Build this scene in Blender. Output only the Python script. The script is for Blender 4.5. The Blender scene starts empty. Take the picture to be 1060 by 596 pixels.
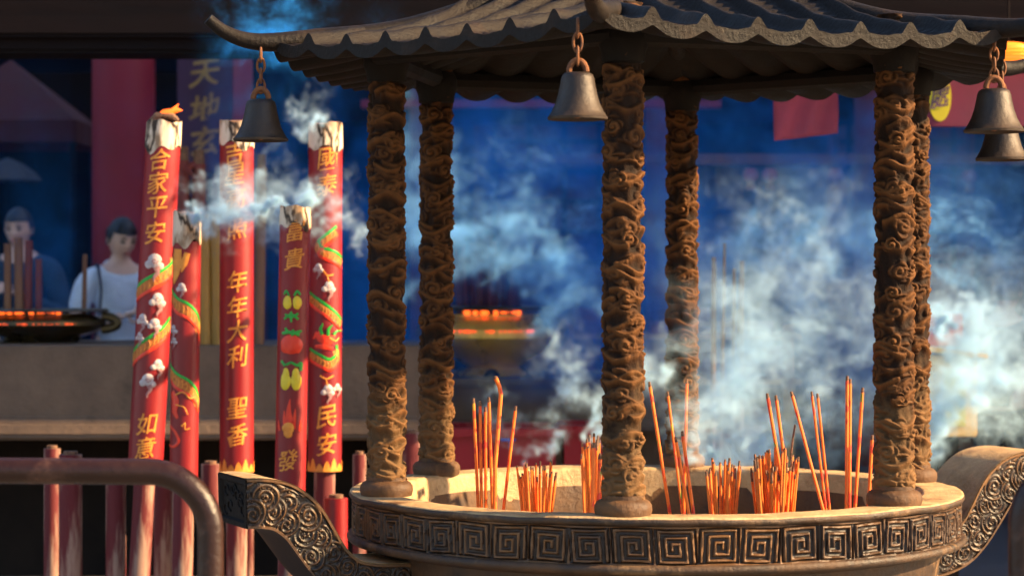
import bpy, bmesh, math, random
import numpy as np
from mathutils import Vector, Matrix, Quaternion
R = math.radians
SC = bpy.context.scene
COL = SC.collection
random.seed(7)
RNG = np.random.default_rng(7)

# ------------------------------------------------------------------ camera, sky, sun, exposure
FPX = 2368.0            # focal length in pixels of the 1060-wide photograph
CAMZ = 1.589
cd = bpy.data.cameras.new('camera'); cam = bpy.data.objects.new('camera', cd); COL.objects.link(cam)
cam.location = (0, 0, CAMZ); cam.rotation_euler = (R(90), 0, 0)
cd.sensor_width = 36.0; cd.lens = 36.0 * FPX / 1060.0
cd.clip_start = 0.1; cd.clip_end = 400
cd.dof.use_dof = True; cd.dof.focus_distance = 6.35; cd.dof.aperture_fstop = 3.2
cd.dof.aperture_blades = 0
SC.camera = cam

SUN_AZ, SUN_EL = R(-7), R(28)          # azimuth from +X towards +Y
sunv = Vector((math.cos(SUN_AZ) * math.cos(SUN_EL), math.sin(SUN_AZ) * math.cos(SUN_EL), math.sin(SUN_EL)))
w = bpy.data.worlds.new('World'); SC.world = w; w.use_nodes = True
bg = w.node_tree.nodes['Background']
sky = w.node_tree.nodes.new('ShaderNodeTexSky'); sky.sky_type = 'NISHITA'; sky.sun_disc = False
sky.sun_elevation = SUN_EL; sky.sun_rotation = math.pi / 2 - SUN_AZ
w.node_tree.links.new(sky.outputs[0], bg.inputs[0]); bg.inputs[1].default_value = 0.09
sl = bpy.data.lights.new('sun', 'SUN'); sl.energy = 5.0; sl.angle = R(0.6); sl.color = (1.0, 0.69, 0.36)
so = bpy.data.objects.new('sun', sl); COL.objects.link(so); so.rotation_euler = sunv.to_track_quat('Z', 'Y').to_euler()
so.location = (20, -4, 14)
SC.view_settings.view_transform = 'Standard'; SC.view_settings.look = 'None'
SC.view_settings.exposure = 2.0; SC.view_settings.gamma = 1.0; SC.view_settings.use_curve_mapping = False
cy = SC.cycles
cy.use_denoising = True; cy.use_adaptive_sampling = True; cy.adaptive_threshold = 0.03
cy.max_bounces = 6; cy.diffuse_bounces = 3; cy.glossy_bounces = 3; cy.transmission_bounces = 2; cy.volume_bounces = 2
cy.transparent_max_bounces = 6; cy.sample_clamp_indirect = 6.0; cy.caustics_reflective = False; cy.caustics_refractive = False

def at(u, v, d):
    """the point seen at pixel (u, v) of the 1060x596 photograph, d metres in front of the camera"""
    return Vector(((u - 530) / FPX * d, d, CAMZ - (v - 298) / FPX * d))
def X(u, d): return (u - 530) / FPX * d
def Z(v, d): return CAMZ - (v - 298) / FPX * d

# ------------------------------------------------------------------ helpers
class MB:
    def __init__(s): s.v = []; s.f = []; s.m = []; s.att = {}
    def add(s, V, F, mi=0):
        b = len(s.v); s.v += [tuple(p) for p in V]; s.f += [tuple(i + b for i in f) for f in F]; s.m += [mi] * len(F); return s
    def box(s, c, size, rz=0, mi=0, rot=None):
        x, y, z = (d / 2 for d in size)
        V = [Vector((i, j, k)) for i in (-x, x) for j in (-y, y) for k in (-z, z)]
        q = rot if rot is not None else Matrix.Rotation(rz, 3, 'Z')
        V = [q @ p + Vector(c) for p in V]
        return s.add(V, [(0, 1, 3, 2), (4, 6, 7, 5), (0, 4, 5, 1), (2, 3, 7, 6), (0, 2, 6, 4), (1, 5, 7, 3)], mi)
    def tube(s, pts, rad, n=12, caps=True, mi=0, flat=1.0, closed=False):
        pts = [Vector(p) for p in pts]; m = len(pts)
        rad = [rad] * m if not hasattr(rad, '__len__') else list(rad)
        V = []; T = []
        for i in range(m):
            a = pts[(i - 1) % m] if (closed or i > 0) else pts[0]
            b = pts[(i + 1) % m] if (closed or i < m - 1) else pts[-1]
            T.append((b - a).normalized())
        ref = Vector((0, 0, 1)) if abs(T[0].z) < 0.9 else Vector((0, 1, 0))
        nrm = (ref - T[0] * ref.dot(T[0])).normalized()
        for i in range(m):
            if i: nrm = (T[i - 1].rotation_difference(T[i]) @ nrm); nrm = (nrm - T[i] * nrm.dot(T[i])).normalized()
            bi = T[i].cross(nrm)
            for k in range(n):
                a = 2 * math.pi * k / n
                V.append(pts[i] + nrm * (rad[i] * math.cos(a)) + bi * (rad[i] * flat * math.sin(a)))
        F = []
        for i in range(m if closed else m - 1):
            j = (i + 1) % m
            for k in range(n):
                l = (k + 1) % n
                F.append((i * n + k, i * n + l, j * n + l, j * n + k))
        if caps and not closed:
            F.append(tuple(range(n - 1, -1, -1))); F.append(tuple((m - 1) * n + k for k in range(n)))
        return s.add(V, F, mi)
    def lathe(s, prof, c=(0, 0, 0), n=48, mi=0, caps=True):
        V = []; F = []; m = len(prof)
        for r, z in prof:
            for k in range(n):
                a = 2 * math.pi * k / n
                V.append((c[0] + r * math.cos(a), c[1] + r * math.sin(a), c[2] + z))
        for i in range(m - 1):
            for k in range(n):
                l = (k + 1) % n
                F.append((i * n + k, i * n + l, (i + 1) * n + l, (i + 1) * n + k))
        if not caps: return s.add(V, F, mi)
        if prof[0][0] > 1e-5: F.append(tuple(range(n - 1, -1, -1)))
        if prof[-1][0] > 1e-5: F.append(tuple((m - 1) * n + k for k in range(n)))
        return s.add(V, F, mi)
    def ball(s, c, r, n=12, mi=0):
        r = (r, r, r) if not hasattr(r, '__len__') else r
        V = []; F = []; m = n // 2
        for i in range(m + 1):
            t = math.pi * i / m
            for k in range(n):
                a = 2 * math.pi * k / n
                V.append((c[0] + r[0] * math.sin(t) * math.cos(a), c[1] + r[1] * math.sin(t) * math.sin(a), c[2] + r[2] * math.cos(t)))
        for i in range(m):
            for k in range(n):
                l = (k + 1) % n
                F.append((i * n + k, (i + 1) * n + k, (i + 1) * n + l, i * n + l))
        return s.add(V, F, mi)
    def build(s, name, mats, parent=None, smooth=True, bevel=0, ang=35, loc=None):
        me = bpy.data.meshes.new(name); me.from_pydata(s.v, [], s.f)
        mats = mats if isinstance(mats, (list, tuple)) else [mats]
        for q in mats: me.materials.append(q)
        if len(mats) > 1: me.polygons.foreach_set('material_index', s.m)
        return finish(name, me, parent, smooth, bevel, ang, loc)

def finish(name, me, parent=None, smooth=True, bevel=0, ang=35, loc=None):
    bm = bmesh.new(); bm.from_mesh(me)
    bmesh.ops.remove_doubles(bm, verts=bm.verts, dist=1e-6)
    bmesh.ops.recalc_face_normals(bm, faces=bm.faces)
    if bevel:
        ed = [e for e in bm.edges if len(e.link_faces) == 2 and e.calc_face_angle(0) > R(40)]
        bmesh.ops.bevel(bm, geom=ed, offset=bevel, segments=2, affect='EDGES', clamp_overlap=True)
    bm.to_mesh(me); bm.free()
    if smooth:
        me.polygons.foreach_set('use_smooth', [True] * len(me.polygons)); me.set_sharp_from_angle(angle=R(ang))
    o = bpy.data.objects.new(name, me); COL.objects.link(o)
    base = Vector(loc) if loc is not None else (world_loc(parent) if parent is not None else None)
    if base is not None: me.transform(Matrix.Translation(-base))
    if parent is not None:
        o.parent = parent
        o.location = (base - world_loc(parent)) if loc is not None else (0, 0, 0)
    elif loc is not None: o.location = base
    return o

def world_loc(o):
    v = Vector(o.location)
    while o.parent is not None: o = o.parent; v = v + Vector(o.location)
    return v
def tag(o, label=None, cat=None, group=None, kind=None):
    if label: o['label'] = label
    if cat: o['category'] = cat
    if group: o['group'] = group
    if kind: o['kind'] = kind
    return o
def thing(name, label, cat, loc, group=None):
    o = bpy.data.objects.new(name, None); COL.objects.link(o); o.location = loc; o.empty_display_size = .1
    return tag(o, label, cat, group, 'thing')
def copy_tree(o, parent=None):
    c = o.copy(); COL.objects.link(c)
    if parent is not None: c.parent = parent
    for ch in [q for q in bpy.data.objects if q.parent == o]: copy_tree(ch, c)
    return c
def gridmesh(P, closed_u=False, closed_v=False):
    """P: array (m, n, 3) -> verts, faces"""
    m, n = P.shape[:2]
    i, j = np.meshgrid(np.arange(m if closed_u else m - 1), np.arange(n if closed_v else n - 1), indexing='ij')
    i2, j2 = (i + 1) % m, (j + 1) % n
    F = np.stack([i * n + j, i * n + j2, i2 * n + j2, i2 * n + j], -1).reshape(-1, 4)
    return P.reshape(-1, 3), F
def npmesh(name, V, F, mats, parent=None, att=None, ang=60):
    me = bpy.data.meshes.new(name)
    me.vertices.add(len(V)); me.vertices.foreach_set('co', np.asarray(V, np.float32).ravel())
    me.loops.add(F.size); me.loops.foreach_set('vertex_index', F.astype(np.int32).ravel())
    me.polygons.add(len(F)); me.polygons.foreach_set('loop_start', np.arange(0, F.size, F.shape[1], dtype=np.int32))
    me.update(calc_edges=True); me.validate()
    for k, a in (att or {}).items():
        q = me.attributes.new(k, 'FLOAT', 'POINT'); q.data.foreach_set('value', np.asarray(a, np.float32).ravel())
    me.polygons.foreach_set('use_smooth', [True] * len(me.polygons)); me.set_sharp_from_angle(angle=R(ang))
    for q in (mats if isinstance(mats, (list, tuple)) else [mats]): me.materials.append(q)
    o = bpy.data.objects.new(name, me); COL.objects.link(o)
    if parent is not None:
        me.transform(Matrix.Translation(-world_loc(parent))); o.parent = parent
    return o

# ------------------------------------------------------------------ materials
def newmat(name):
    m = bpy.data.materials.new(name); m.use_nodes = True
    nt = m.node_tree; return m, nt, nt.nodes['Principled BSDF']
def node(nt, t, **kw):
    n = nt.nodes.new(t)
    for k, v in kw.items():
        if k.startswith('_'): n.inputs[k[1:].replace('_', ' ')].default_value = v
        else: setattr(n, k, v)
    return n
def ramp(nt, src, stops):
    r = nt.nodes.new('ShaderNodeValToRGB'); e = r.color_ramp.elements
    while len(e) < len(stops): e.new(0.5)
    for q, (p, c) in zip(e, stops): q.position = p; q.color = (*c, 1) if len(c) == 3 else c
    nt.links.new(src, r.inputs[0]); return r
def c3(c): return (c[0], c[1], c[2], 1)
def surf(name, ca, cb, scale=8, rough=.6, metal=0, bump=.15, bscale=None, detail=6, lo=.35, hi=.65, stretch=None, spec=.4, rvar=.15, cc=None, coat=0, bdist=.01):
    """two-tone noisy surface with bump; cc: a third colour for rare blotches"""
    m, nt, b = newmat(name); L = nt.links
    tc = node(nt, 'ShaderNodeTexCoord'); src = tc.outputs['Object']
    if stretch:
        mp = node(nt, 'ShaderNodeMapping'); mp.inputs['Scale'].default_value = stretch; L.new(src, mp.inputs[0]); src = mp.outputs[0]
    n1 = node(nt, 'ShaderNodeTexNoise', _Scale=scale, _Detail=detail, _Roughness=.62); L.new(src, n1.inputs['Vector'])
    r = ramp(nt, n1.outputs['Fac'], [(lo, ca), (hi, cb)]); out = r.outputs[0]
    if cc:
        n3 = node(nt, 'ShaderNodeTexNoise', _Scale=scale * .37, _Detail=8, _Roughness=.7); L.new(src, n3.inputs['Vector'])
        r3 = ramp(nt, n3.outputs['Fac'], [(.56, (0, 0, 0)), (.66, (1, 1, 1))])
        mx = node(nt, 'ShaderNodeMix', data_type='RGBA'); L.new(r3.outputs[0], mx.inputs[0]); L.new(out, mx.inputs[6]); mx.inputs[7].default_value = c3(cc); out = mx.outputs[2]
    L.new(out, b.inputs['Base Color'])
    b.inputs['Metallic'].default_value = metal; b.inputs['Specular IOR Level'].default_value = spec
    b.inputs['Coat Weight'].default_value = coat
    mr = node(nt, 'ShaderNodeMapRange'); L.new(n1.outputs['Fac'], mr.inputs[0]); mr.inputs[1].default_value = .3; mr.inputs[2].default_value = .7
    mr.inputs[3].default_value = max(.03, rough - rvar); mr.inputs[4].default_value = min(1, rough + rvar); L.new(mr.outputs[0], b.inputs['Roughness'])
    if bump:
        n2 = node(nt, 'ShaderNodeTexNoise', _Scale=bscale or scale * 4, _Detail=8, _Roughness=.65); L.new(src, n2.inputs['Vector'])
        bp = node(nt, 'ShaderNodeBump'); bp.inputs['Strength'].default_value = bump; bp.inputs['Distance'].default_value = bdist
        L.new(n2.outputs['Fac'], bp.inputs['Height']); L.new(bp.outputs[0], b.inputs['Normal'])
    return m
def relief(name, low, mid, high, p=(.0, .35, .8), rough=.6, metal=.2, bump=.25, nscale=25, spec=.4, stain=0, namp=.7, foot_light=None):
    """colour follows the 'relief' attribute of a carved mesh: dark patina in the hollows, worn metal on the raised parts"""
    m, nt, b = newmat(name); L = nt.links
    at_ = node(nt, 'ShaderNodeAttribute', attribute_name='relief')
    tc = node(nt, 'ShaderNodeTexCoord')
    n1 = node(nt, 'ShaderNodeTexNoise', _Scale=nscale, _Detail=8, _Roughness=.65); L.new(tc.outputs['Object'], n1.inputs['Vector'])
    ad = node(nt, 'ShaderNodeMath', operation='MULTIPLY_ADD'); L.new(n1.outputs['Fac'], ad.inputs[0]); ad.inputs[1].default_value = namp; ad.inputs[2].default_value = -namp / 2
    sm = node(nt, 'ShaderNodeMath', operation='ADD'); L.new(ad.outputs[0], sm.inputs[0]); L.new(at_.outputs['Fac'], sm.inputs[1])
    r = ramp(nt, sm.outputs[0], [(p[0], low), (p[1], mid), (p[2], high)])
    out = r.outputs[0]
    if stain:
        n3 = node(nt, 'ShaderNodeTexNoise', _Scale=stain, _Detail=5, _Roughness=.6); L.new(tc.outputs['Object'], n3.inputs['Vector'])
        r3 = ramp(nt, n3.outputs['Fac'], [(.40, (.38, .34, .32)), (.60, (1.25, 1.2, 1.1))])
        mx = node(nt, 'ShaderNodeMix', data_type='RGBA', blend_type='MULTIPLY'); mx.inputs[0].default_value = 1; L.new(out, mx.inputs[6]); L.new(r3.outputs[0], mx.inputs[7]); out = mx.outputs[2]
    if foot_light:        # sunlit gold painted into the colour towards the foot of each column
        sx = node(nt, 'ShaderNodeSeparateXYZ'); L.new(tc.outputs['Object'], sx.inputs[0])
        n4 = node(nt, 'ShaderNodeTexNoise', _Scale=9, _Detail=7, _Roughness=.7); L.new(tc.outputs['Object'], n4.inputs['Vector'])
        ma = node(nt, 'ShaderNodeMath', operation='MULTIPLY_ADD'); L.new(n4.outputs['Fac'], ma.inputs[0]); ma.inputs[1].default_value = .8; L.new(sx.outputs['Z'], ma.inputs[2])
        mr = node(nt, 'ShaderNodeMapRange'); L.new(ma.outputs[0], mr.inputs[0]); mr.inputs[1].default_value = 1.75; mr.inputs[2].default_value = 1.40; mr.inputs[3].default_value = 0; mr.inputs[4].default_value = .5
        mx = node(nt, 'ShaderNodeMix', data_type='RGBA'); L.new(mr.outputs[0], mx.inputs[0]); L.new(out, mx.inputs[6]); mx.inputs[7].default_value = c3(foot_light); out = mx.outputs[2]
    L.new(out, b.inputs['Base Color'])
    b.inputs['Metallic'].default_value = metal; b.inputs['Roughness'].default_value = rough; b.inputs['Specular IOR Level'].default_value = spec
    n2 = node(nt, 'ShaderNodeTexNoise', _Scale=nscale * 6, _Detail=6); L.new(tc.outputs['Object'], n2.inputs['Vector'])
    bp = node(nt, 'ShaderNodeBump'); bp.inputs['Strength'].default_value = bump; bp.inputs['Distance'].default_value = .004
    L.new(n2.outputs['Fac'], bp.inputs['Height']); L.new(bp.outputs[0], b.inputs['Normal'])
    return m
def glow(name, col, s):
    m, nt, b = newmat(name); b.inputs['Base Color'].default_value = c3(col); b.inputs['Emission Color'].default_value = c3(col); b.inputs['Emission Strength'].default_value = s
    return m

M = {}
M['col'] = relief('rusted_bronze_relief', (.010, .0042, .0018), (.030, .0115, .0037), (.100, .040, .0115), p=(.0, .40, 1.0), rough=.8, foot_light=(.20, .115, .05), metal=.0, spec=.15)
M['frz'] = relief('meander_bronze', (.018, .008, .0035), (.040, .017, .006), (.15, .072, .024), p=(.05, .40, 1.05), rough=.55, metal=.0, nscale=22, stain=1.6, namp=.42)
M['hand'] = relief('carved_handle_bronze', (.008, .004, .0022), (.028, .0125, .0045), (.12, .058, .020), p=(.1, .5, 1.0), rough=.5, metal=.15, nscale=18, stain=2.2)
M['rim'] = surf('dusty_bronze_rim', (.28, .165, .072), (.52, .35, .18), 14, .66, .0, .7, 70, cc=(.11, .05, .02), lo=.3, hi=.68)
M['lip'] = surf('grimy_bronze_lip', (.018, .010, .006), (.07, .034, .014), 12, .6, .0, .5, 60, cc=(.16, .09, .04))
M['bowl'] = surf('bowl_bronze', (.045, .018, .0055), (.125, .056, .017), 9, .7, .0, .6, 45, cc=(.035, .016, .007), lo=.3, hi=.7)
M['roof'] = surf('cast_iron_roof', (.004, .0024, .0017), (.010, .006, .004), 10, .60, .0, .5, 70, cc=(.022, .012, .007), spec=.18, rvar=.1)
M['underside'] = surf('dark_soffit', (.005, .004, .0035), (.012, .009, .007), 8, .8, 0, .3, 50, spec=.15)  # near-black colour for the roof underside, ring beam and capitals
M['bell'] = surf('old_bronze_bell', (.016, .010, .007), (.034, .021, .013), 9, .52, .2, .3, 60, cc=(.055, .032, .017))
M['chain'] = surf('rusty_chain', (.07, .025, .010), (.20, .075, .025), 40, .7, .3, .2)
M['ash'] = surf('incense_ash', (.25, .22, .19), (.42, .38, .33), 20, .95, 0, .5)
M['stk'] = surf('red_joss_paint', (.165, .003, .006), (.235, .005, .008), 5, .5, 0, .12, 30, stretch=(1, 1, .3), cc=(.14, .004, .008))
M['stk2'] = surf('deep_red_joss_paint', (.15, .003, .008), (.21, .005, .009), 5, .5, 0, .12, 30, stretch=(1, 1, .3), cc=(.09, .004, .009))
M['gold'] = surf('gold_orange_paint', (.60, .19, .020), (.72, .28, .04), 40, .5, .1, .2)
M['green'] = surf('green_paint', (.012, .24, .02), (.02, .33, .035), 30, .4, 0, .1)
M['scale'] = surf('orange_scale_paint', (.48, .14, .018), (.26, .05, .01), 90, .5, 0, .3, lo=.5, hi=.62)
M['redorange'] = surf('vermilion_paint', (.65, .022, .008), (.72, .045, .012), 30, .4, 0, .1)
M['white'] = surf('white_cloud_paint', (.40, .33, .33), (.52, .45, .45), 40, .5, 0, .4, cc=(.34, .22, .22))
M['curl'] = surf('rose_grey_paint', (.26, .12, .12), (.34, .18, .18), 40, .6, 0, .1)
M['yellow'] = surf('yellow_paint', (.62, .44, .012), (.68, .52, .03), 40, .4, 0, .1, cc=(.8, .45, .02))
M['burnt'] = None
M['pole'] = surf('dusty_red_pole', (.10, .007, .010), (.27, .165, .125), 13, .8, 0, .2, stretch=(1, 1, .13), cc=(.10, .008, .011), lo=.46, hi=.57)
M['pipe'] = surf('brown_pipe_paint', (.014, .0042, .0022), (.024, .0072, .0038), 10, .36, .0, .3, 50, cc=(.075, .034, .022), spec=.3)
M['recess_shade'] = surf('shaded_recess', (.010, .007, .006), (.02, .014, .011), 5, .9, 0, .2, spec=.1)  # shade under the altar ledge put into a near-black colour
M['ledge'] = surf('weathered_stone', (.085, .053, .035), (.145, .094, .064), 4, .9, 0, .6, 30, cc=(.038, .025, .018))
M['ledge2'] = surf('sooty_stone', (.085, .055, .040), (.14, .09, .06), 4, .85, 0, .35, 30)
M['ground'] = surf('grey_paving', (.15, .145, .14), (.24, .23, .22), 2.5, .85, 0, .3, 40)
M['plat'] = surf('platform_stone', (.06, .05, .05), (.10, .085, .08), 3, .8, 0, .3, 30)
M['dark'] = surf('blue_painted_wall', (.006, .022, .075), (.010, .034, .11), 3, .8, 0, .1)
M['beam'] = surf('dark_stained_timber', (.004, .0024, .003), (.008, .0045, .005), 5, .85, 0, .2, stretch=(.2, 1, 1), spec=.1)
M['redwall'] = surf('crimson_lacquer', (.22, .012, .028), (.28, .018, .036), 2, .55, 0, .06)
M['sign'] = surf('purple_signboard', (.050, .022, .052), (.085, .034, .075), 4, .6, 0, .1)
M['signgold'] = surf('dull_gold_leaf', (.32, .19, .06), (.45, .28, .09), 12, .6, .1, .1)
M['canopy'] = surf('dark_red_canopy', (.04, .005, .008), (.06, .008, .011), 4, .8, 0, .1)
M['brass'] = surf('polished_brass', (.70, .36, .05), (.85, .48, .08), 6, .32, .35, .05)
M['pot'] = surf('sooty_bronze', (.045, .030, .012), (.10, .065, .022), 6, .35, .6, .1)
M['flame_reflection'] = glow('glowing_flame_reflection', (1.0, .13, .012), .65)
M['flame_reflection_dim'] = glow('dull_red_flame_reflection', (1.0, .09, .01), .38)
M['flame'] = glow('small_flame', (1.0, .13, .01), .42)
M['lant'] = glow('lit_lantern', (1.0, .22, .015), .30)
M['banner'] = surf('red_cloth', (.26, .035, .06), (.33, .05, .08), 6, .85, 0, .1)
M['purple'] = surf('plum_cloth', (.10, .012, .030), (.14, .018, .042), 4, .8, 0, .1)
M['byel'] = surf('banner_yellow', (.44, .35, .006), (.5, .41, .015), 10, .7, 0, .05)
M['bamboo'] = surf('ochre_joss', (.27, .13, .02), (.34, .17, .032), 8, .6, 0, .1, stretch=(1, 1, .2))
M['oldred'] = surf('dull_red_joss', (.10, .015, .014), (.18, .03, .022), 12, .7, 0, .1, stretch=(1, 1, .2))
M['rods'] = surf('brown_joss', (.13, .055, .03), (.22, .10, .05), 20, .8, 0, .2, stretch=(1, 1, .1))
M['plastic'] = surf('red_plastic', (.22, .005, .012), (.27, .008, .016), 4, .35, 0, .02)
M['blue'] = surf('blue_plastic', (.02, .05, .35), (.03, .08, .42), 4, .35, 0, .02)
M['tan'] = surf('yellow_timber', (.50, .30, .10), (.62, .40, .15), 4, .7, 0, .1, stretch=(.2, 1, 1))
M['pack'] = surf('purple_paper', (.16, .02, .06), (.24, .04, .09), 10, .6, 0, .1)
M['skin'] = surf('skin', (.66, .42, .33), (.72, .47, .37), 12, .5, 0, .05)
M['hair'] = surf('black_hair', (.008, .007, .007), (.02, .016, .014), 30, .4, 0, .3, stretch=(1, 1, .15))
M['shirt'] = surf('pale_blue_cotton', (.60, .68, .85), (.74, .82, .95), 7, .9, 0, .9, 9, bdist=.04)
M['navy'] = surf('navy_cloth', (.010, .012, .03), (.018, .02, .045), 10, .9, 0, .2)
M['dkteal'] = surf('dark_blue_cloth', (.012, .03, .06), (.02, .045, .08), 10, .9, 0, .2)
M['strap'] = surf('dark_strap', (.01, .014, .04), (.02, .02, .05), 10, .8, 0, .1)
M['lips'] = surf('lips', (.35, .10, .09), (.4, .12, .1), 10, .5, 0, 0)
M['eye'] = surf('eye_dark', (.01, .008, .007), (.02, .015, .012), 10, .3, 0, 0)
M['violet'] = surf('violet_paper', (.14, .02, .34), (.2, .03, .42), 10, .6, 0, 0)
M['parasol'] = surf('grey_cloth', (.035, .04, .055), (.05, .058, .075), 5, .8, 0, .1)

def burnt_mat():
    m, nt, b = newmat('burnt_joss_paper'); L = nt.links
    tc = node(nt, 'ShaderNodeTexCoord'); mp = node(nt, 'ShaderNodeMapping'); mp.inputs['Scale'].default_value = (1, 1, .35); L.new(tc.outputs['Object'], mp.inputs[0])
    n0 = node(nt, 'ShaderNodeTexNoise', _Scale=14, _Detail=4); L.new(mp.outputs[0], n0.inputs['Vector'])
    mx0 = node(nt, 'ShaderNodeMix', data_type='RGBA'); mx0.inputs[0].default_value = .12; L.new(mp.outputs[0], mx0.inputs[6]); L.new(n0.outputs['Color'], mx0.inputs[7])
    vo = node(nt, 'ShaderNodeTexVoronoi', feature='DISTANCE_TO_EDGE', _Scale=13); L.new(mx0.outputs[2], vo.inputs['Vector'])
    r = ramp(nt, vo.outputs['Distance'], [(.0, (.02, .013, .01)), (.035, (.10, .065, .045)), (.09, (.60, .47, .35))])
    n1 = node(nt, 'ShaderNodeTexNoise', _Scale=35, _Detail=6); L.new(mp.outputs[0], n1.inputs['Vector'])
    r2 = ramp(nt, n1.outputs['Fac'], [(.36, (.42, .33, .26)), (.55, (1, 1, 1))])
    mx = node(nt, 'ShaderNodeMix', data_type='RGBA', blend_type='MULTIPLY'); mx.inputs[0].default_value = 1; L.new(r.outputs[0], mx.inputs[6]); L.new(r2.outputs[0], mx.inputs[7])
    L.new(mx.outputs[2], b.inputs['Base Color']); b.inputs['Roughness'].default_value = .9
    bp = node(nt, 'ShaderNodeBump'); bp.inputs['Strength'].default_value = .8; bp.inputs['Distance'].default_value = .006; L.new(vo.outputs['Distance'], bp.inputs['Height']); L.new(bp.outputs[0], b.inputs['Normal'])
    return m
M['burnt'] = burnt_mat()
def incense_mat():
    m, nt, b = newmat('printed_orange_incense'); L = nt.links
    tc = node(nt, 'ShaderNodeTexCoord'); mp = node(nt, 'ShaderNodeMapping'); mp.inputs['Scale'].default_value = (1, 1, .55); L.new(tc.outputs['Object'], mp.inputs[0])
    vo = node(nt, 'ShaderNodeTexVoronoi', _Scale=80); L.new(mp.outputs[0], vo.inputs['Vector'])
    sp = node(nt, 'ShaderNodeSeparateColor'); L.new(vo.outputs['Color'], sp.inputs[0])
    r = ramp(nt, sp.outputs[0], [(.0, (.78, .145, .009)), (.74, (.82, .18, .012)), (.82, (.62, .04, .008)), (.93, (.7, .06, .008)), (.96, (.55, .28, .015)), (.985, (.18, .22, .02))])
    r.color_ramp.interpolation = 'CONSTANT'
    L.new(r.outputs[0], b.inputs['Base Color']); b.inputs['Roughness'].default_value = .55
    return m
M['inc'] = incense_mat()
M['thin'] = surf('thin_joss', (.74, .18, .016), (.60, .12, .012), 60, .6, 0, .1)
M['char'] = surf('charred_tip', (.05, .03, .02), (.24, .12, .07), 150, .9, 0, .3)

# ------------------------------------------------------------------ ground and hall (setting)
MB().box((0, 60, -.05), (300, 300, .1)).build('ground', M['ground'], smooth=False)['kind'] = 'structure'
MB().box((-2.6, 14.6, .15), (11.2, 9.4, .3)).build('temple_platform', M['plat'], smooth=False, bevel=.02)['kind'] = 'structure'
t = thing('temple_hall', 'dark temple hall with deep eave beams behind the smoke', 'building', (0, 17, 0))
m = MB(); m.box((0, 18.6, 3), (26, .4, 6)); m.box((11.2, 14.2, 3), (.4, 8.6, 6)); m.box((-12.8, 14.2, 3), (.4, 8.6, 6)); m.build('wall', M['dark'], t, smooth=False)
m = MB(); m.box((-.8, 9.75, 3.72), (25, 1.1, .25)); m.box((-.8, 17.2, 3.75), (25, 2.8, .25)); m.build('ceiling', M['beam'], t, smooth=False)
m = MB(); m.box((-.8, 9.5, 3.05), (25, .28, 1.0)); m.box((-.8, 9.33, 2.66), (25, .05, .10)); m.build('eave_beam', M['beam'], t, smooth=False, bevel=.015)
for yy, zz in ((15.9, 2.9),):
    MB().box((-.8, yy, zz), (24, .22, .35)).build('cross_beam', M['beam'], t, smooth=False, bevel=.01)
MB().box((X(900, 13.2), 13.2, Z(165, 13.2)), (3.9, .08, .06)).build('rail', M['rods'], t, smooth=False, bevel=.005)
MB().box((X(560, 14), 14, Z(108, 14)), (2.2, .08, .05)).build('rail', M['redwall'], t, smooth=False, bevel=.005)

# unseen hall added right of the court to keep the sun off it
t = thing('sun_block_hall', 'tall unseen hall added at the right to block the sun', 'building', (9.0, 13.2, 0))
m = MB(); m.box((9.3, 13.75, 4.2), (6.6, 9.5, 8.4)); m.build('wall', M['redwall'], t, smooth=False)  # wall of the added sun-blocking hall
m = MB(); V = [(5.7, 8.7, 8.4), (12.9, 8.7, 8.4), (12.9, 18.9, 8.4), (5.7, 18.9, 8.4), (9.3, 9, 10.2), (9.3, 17, 10.2)]
m.add(V, [(0, 1, 4), (1, 2, 5, 4), (2, 3, 5), (3, 0, 4, 5), (3, 2, 1, 0)]); m.build('roof', M['roof'], t, smooth=False)  # roof of the added sun-blocking hall
for yy in (10, 12, 14, 16): MB().box((5.98, yy, 2.0), (.05, .9, 2.2)).build('window', M['beam'], t, smooth=False)

# crimson pillar and other hall furniture
t = thing('temple_pillar', 'broad crimson lacquered pillar behind the praying woman', 'pillar', (X(128, 13.6), 13.6, .3))
c = t.location
MB().lathe([(.185, .12), (.185, 3.1)], c, 48).build('shaft', M['redwall'], t)
MB().lathe([(.25, 0), (.26, .05), (.23, .1), (.2, .13)], c, 48).build('base', M['plat'], t)

for u, d, lab in ((446, 15.2, 'dim brown hall column behind the left columns of the burner'), (690, 15.0, 'dim brown hall column behind the middle of the pavilion'), (906, 15.4, 'dim brown hall column at the right of the red cloth')):
    t = thing('hall_column', lab, 'pillar', (X(u, d), d, .3 if X(u, d) < 2.9 else 0)); c = t.location
    MB().lathe([(.14, .1), (.14, 3.6)], c, 32).build('shaft', M['oldred'], t); MB().lathe([(.2, 0), (.2, .05), (.15, .1)], c, 32).build('base', M['plat'], t)
for k, (u, v, d, r) in enumerate(((777, 181, 13.8, .045), (797, 181, 13.8, .045), (865, 181, 13.8, .045), (1003, 183, 13.8, .045))):
    p = at(u, v, d); t = thing('red_lantern', 'small unlit red silk lantern hanging deep in the smoky court', 'lantern', p, 'unlit red lanterns deep in the hall')
    m = MB(); n = 16; m.lathe([(r * (.35 + .65 * math.sin(math.pi * i / n)) * (1 + .03 * (i % 2)), r * .85 * -math.cos(math.pi * i / n)) for i in range(n + 1)], p, 24); m.build('lamp_shade', M['banner'], t)
    MB().tube([p + Vector((0, 0, r * .8)), (p.x, p.y, 3.9)], .004, 6).build('cord', M['beam'], t)
    MB().tube([p - Vector((0, 0, r * .8)), p - Vector((0, 0, r * 2))], [.018, .03], 10).build('tassel', M['signgold'], t)
MB().box((-.8, 14.0, 3.9), (25, .14, .14)).build('lantern_beam', M['beam'], bpy.data.objects['temple_hall'], smooth=False)
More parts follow.
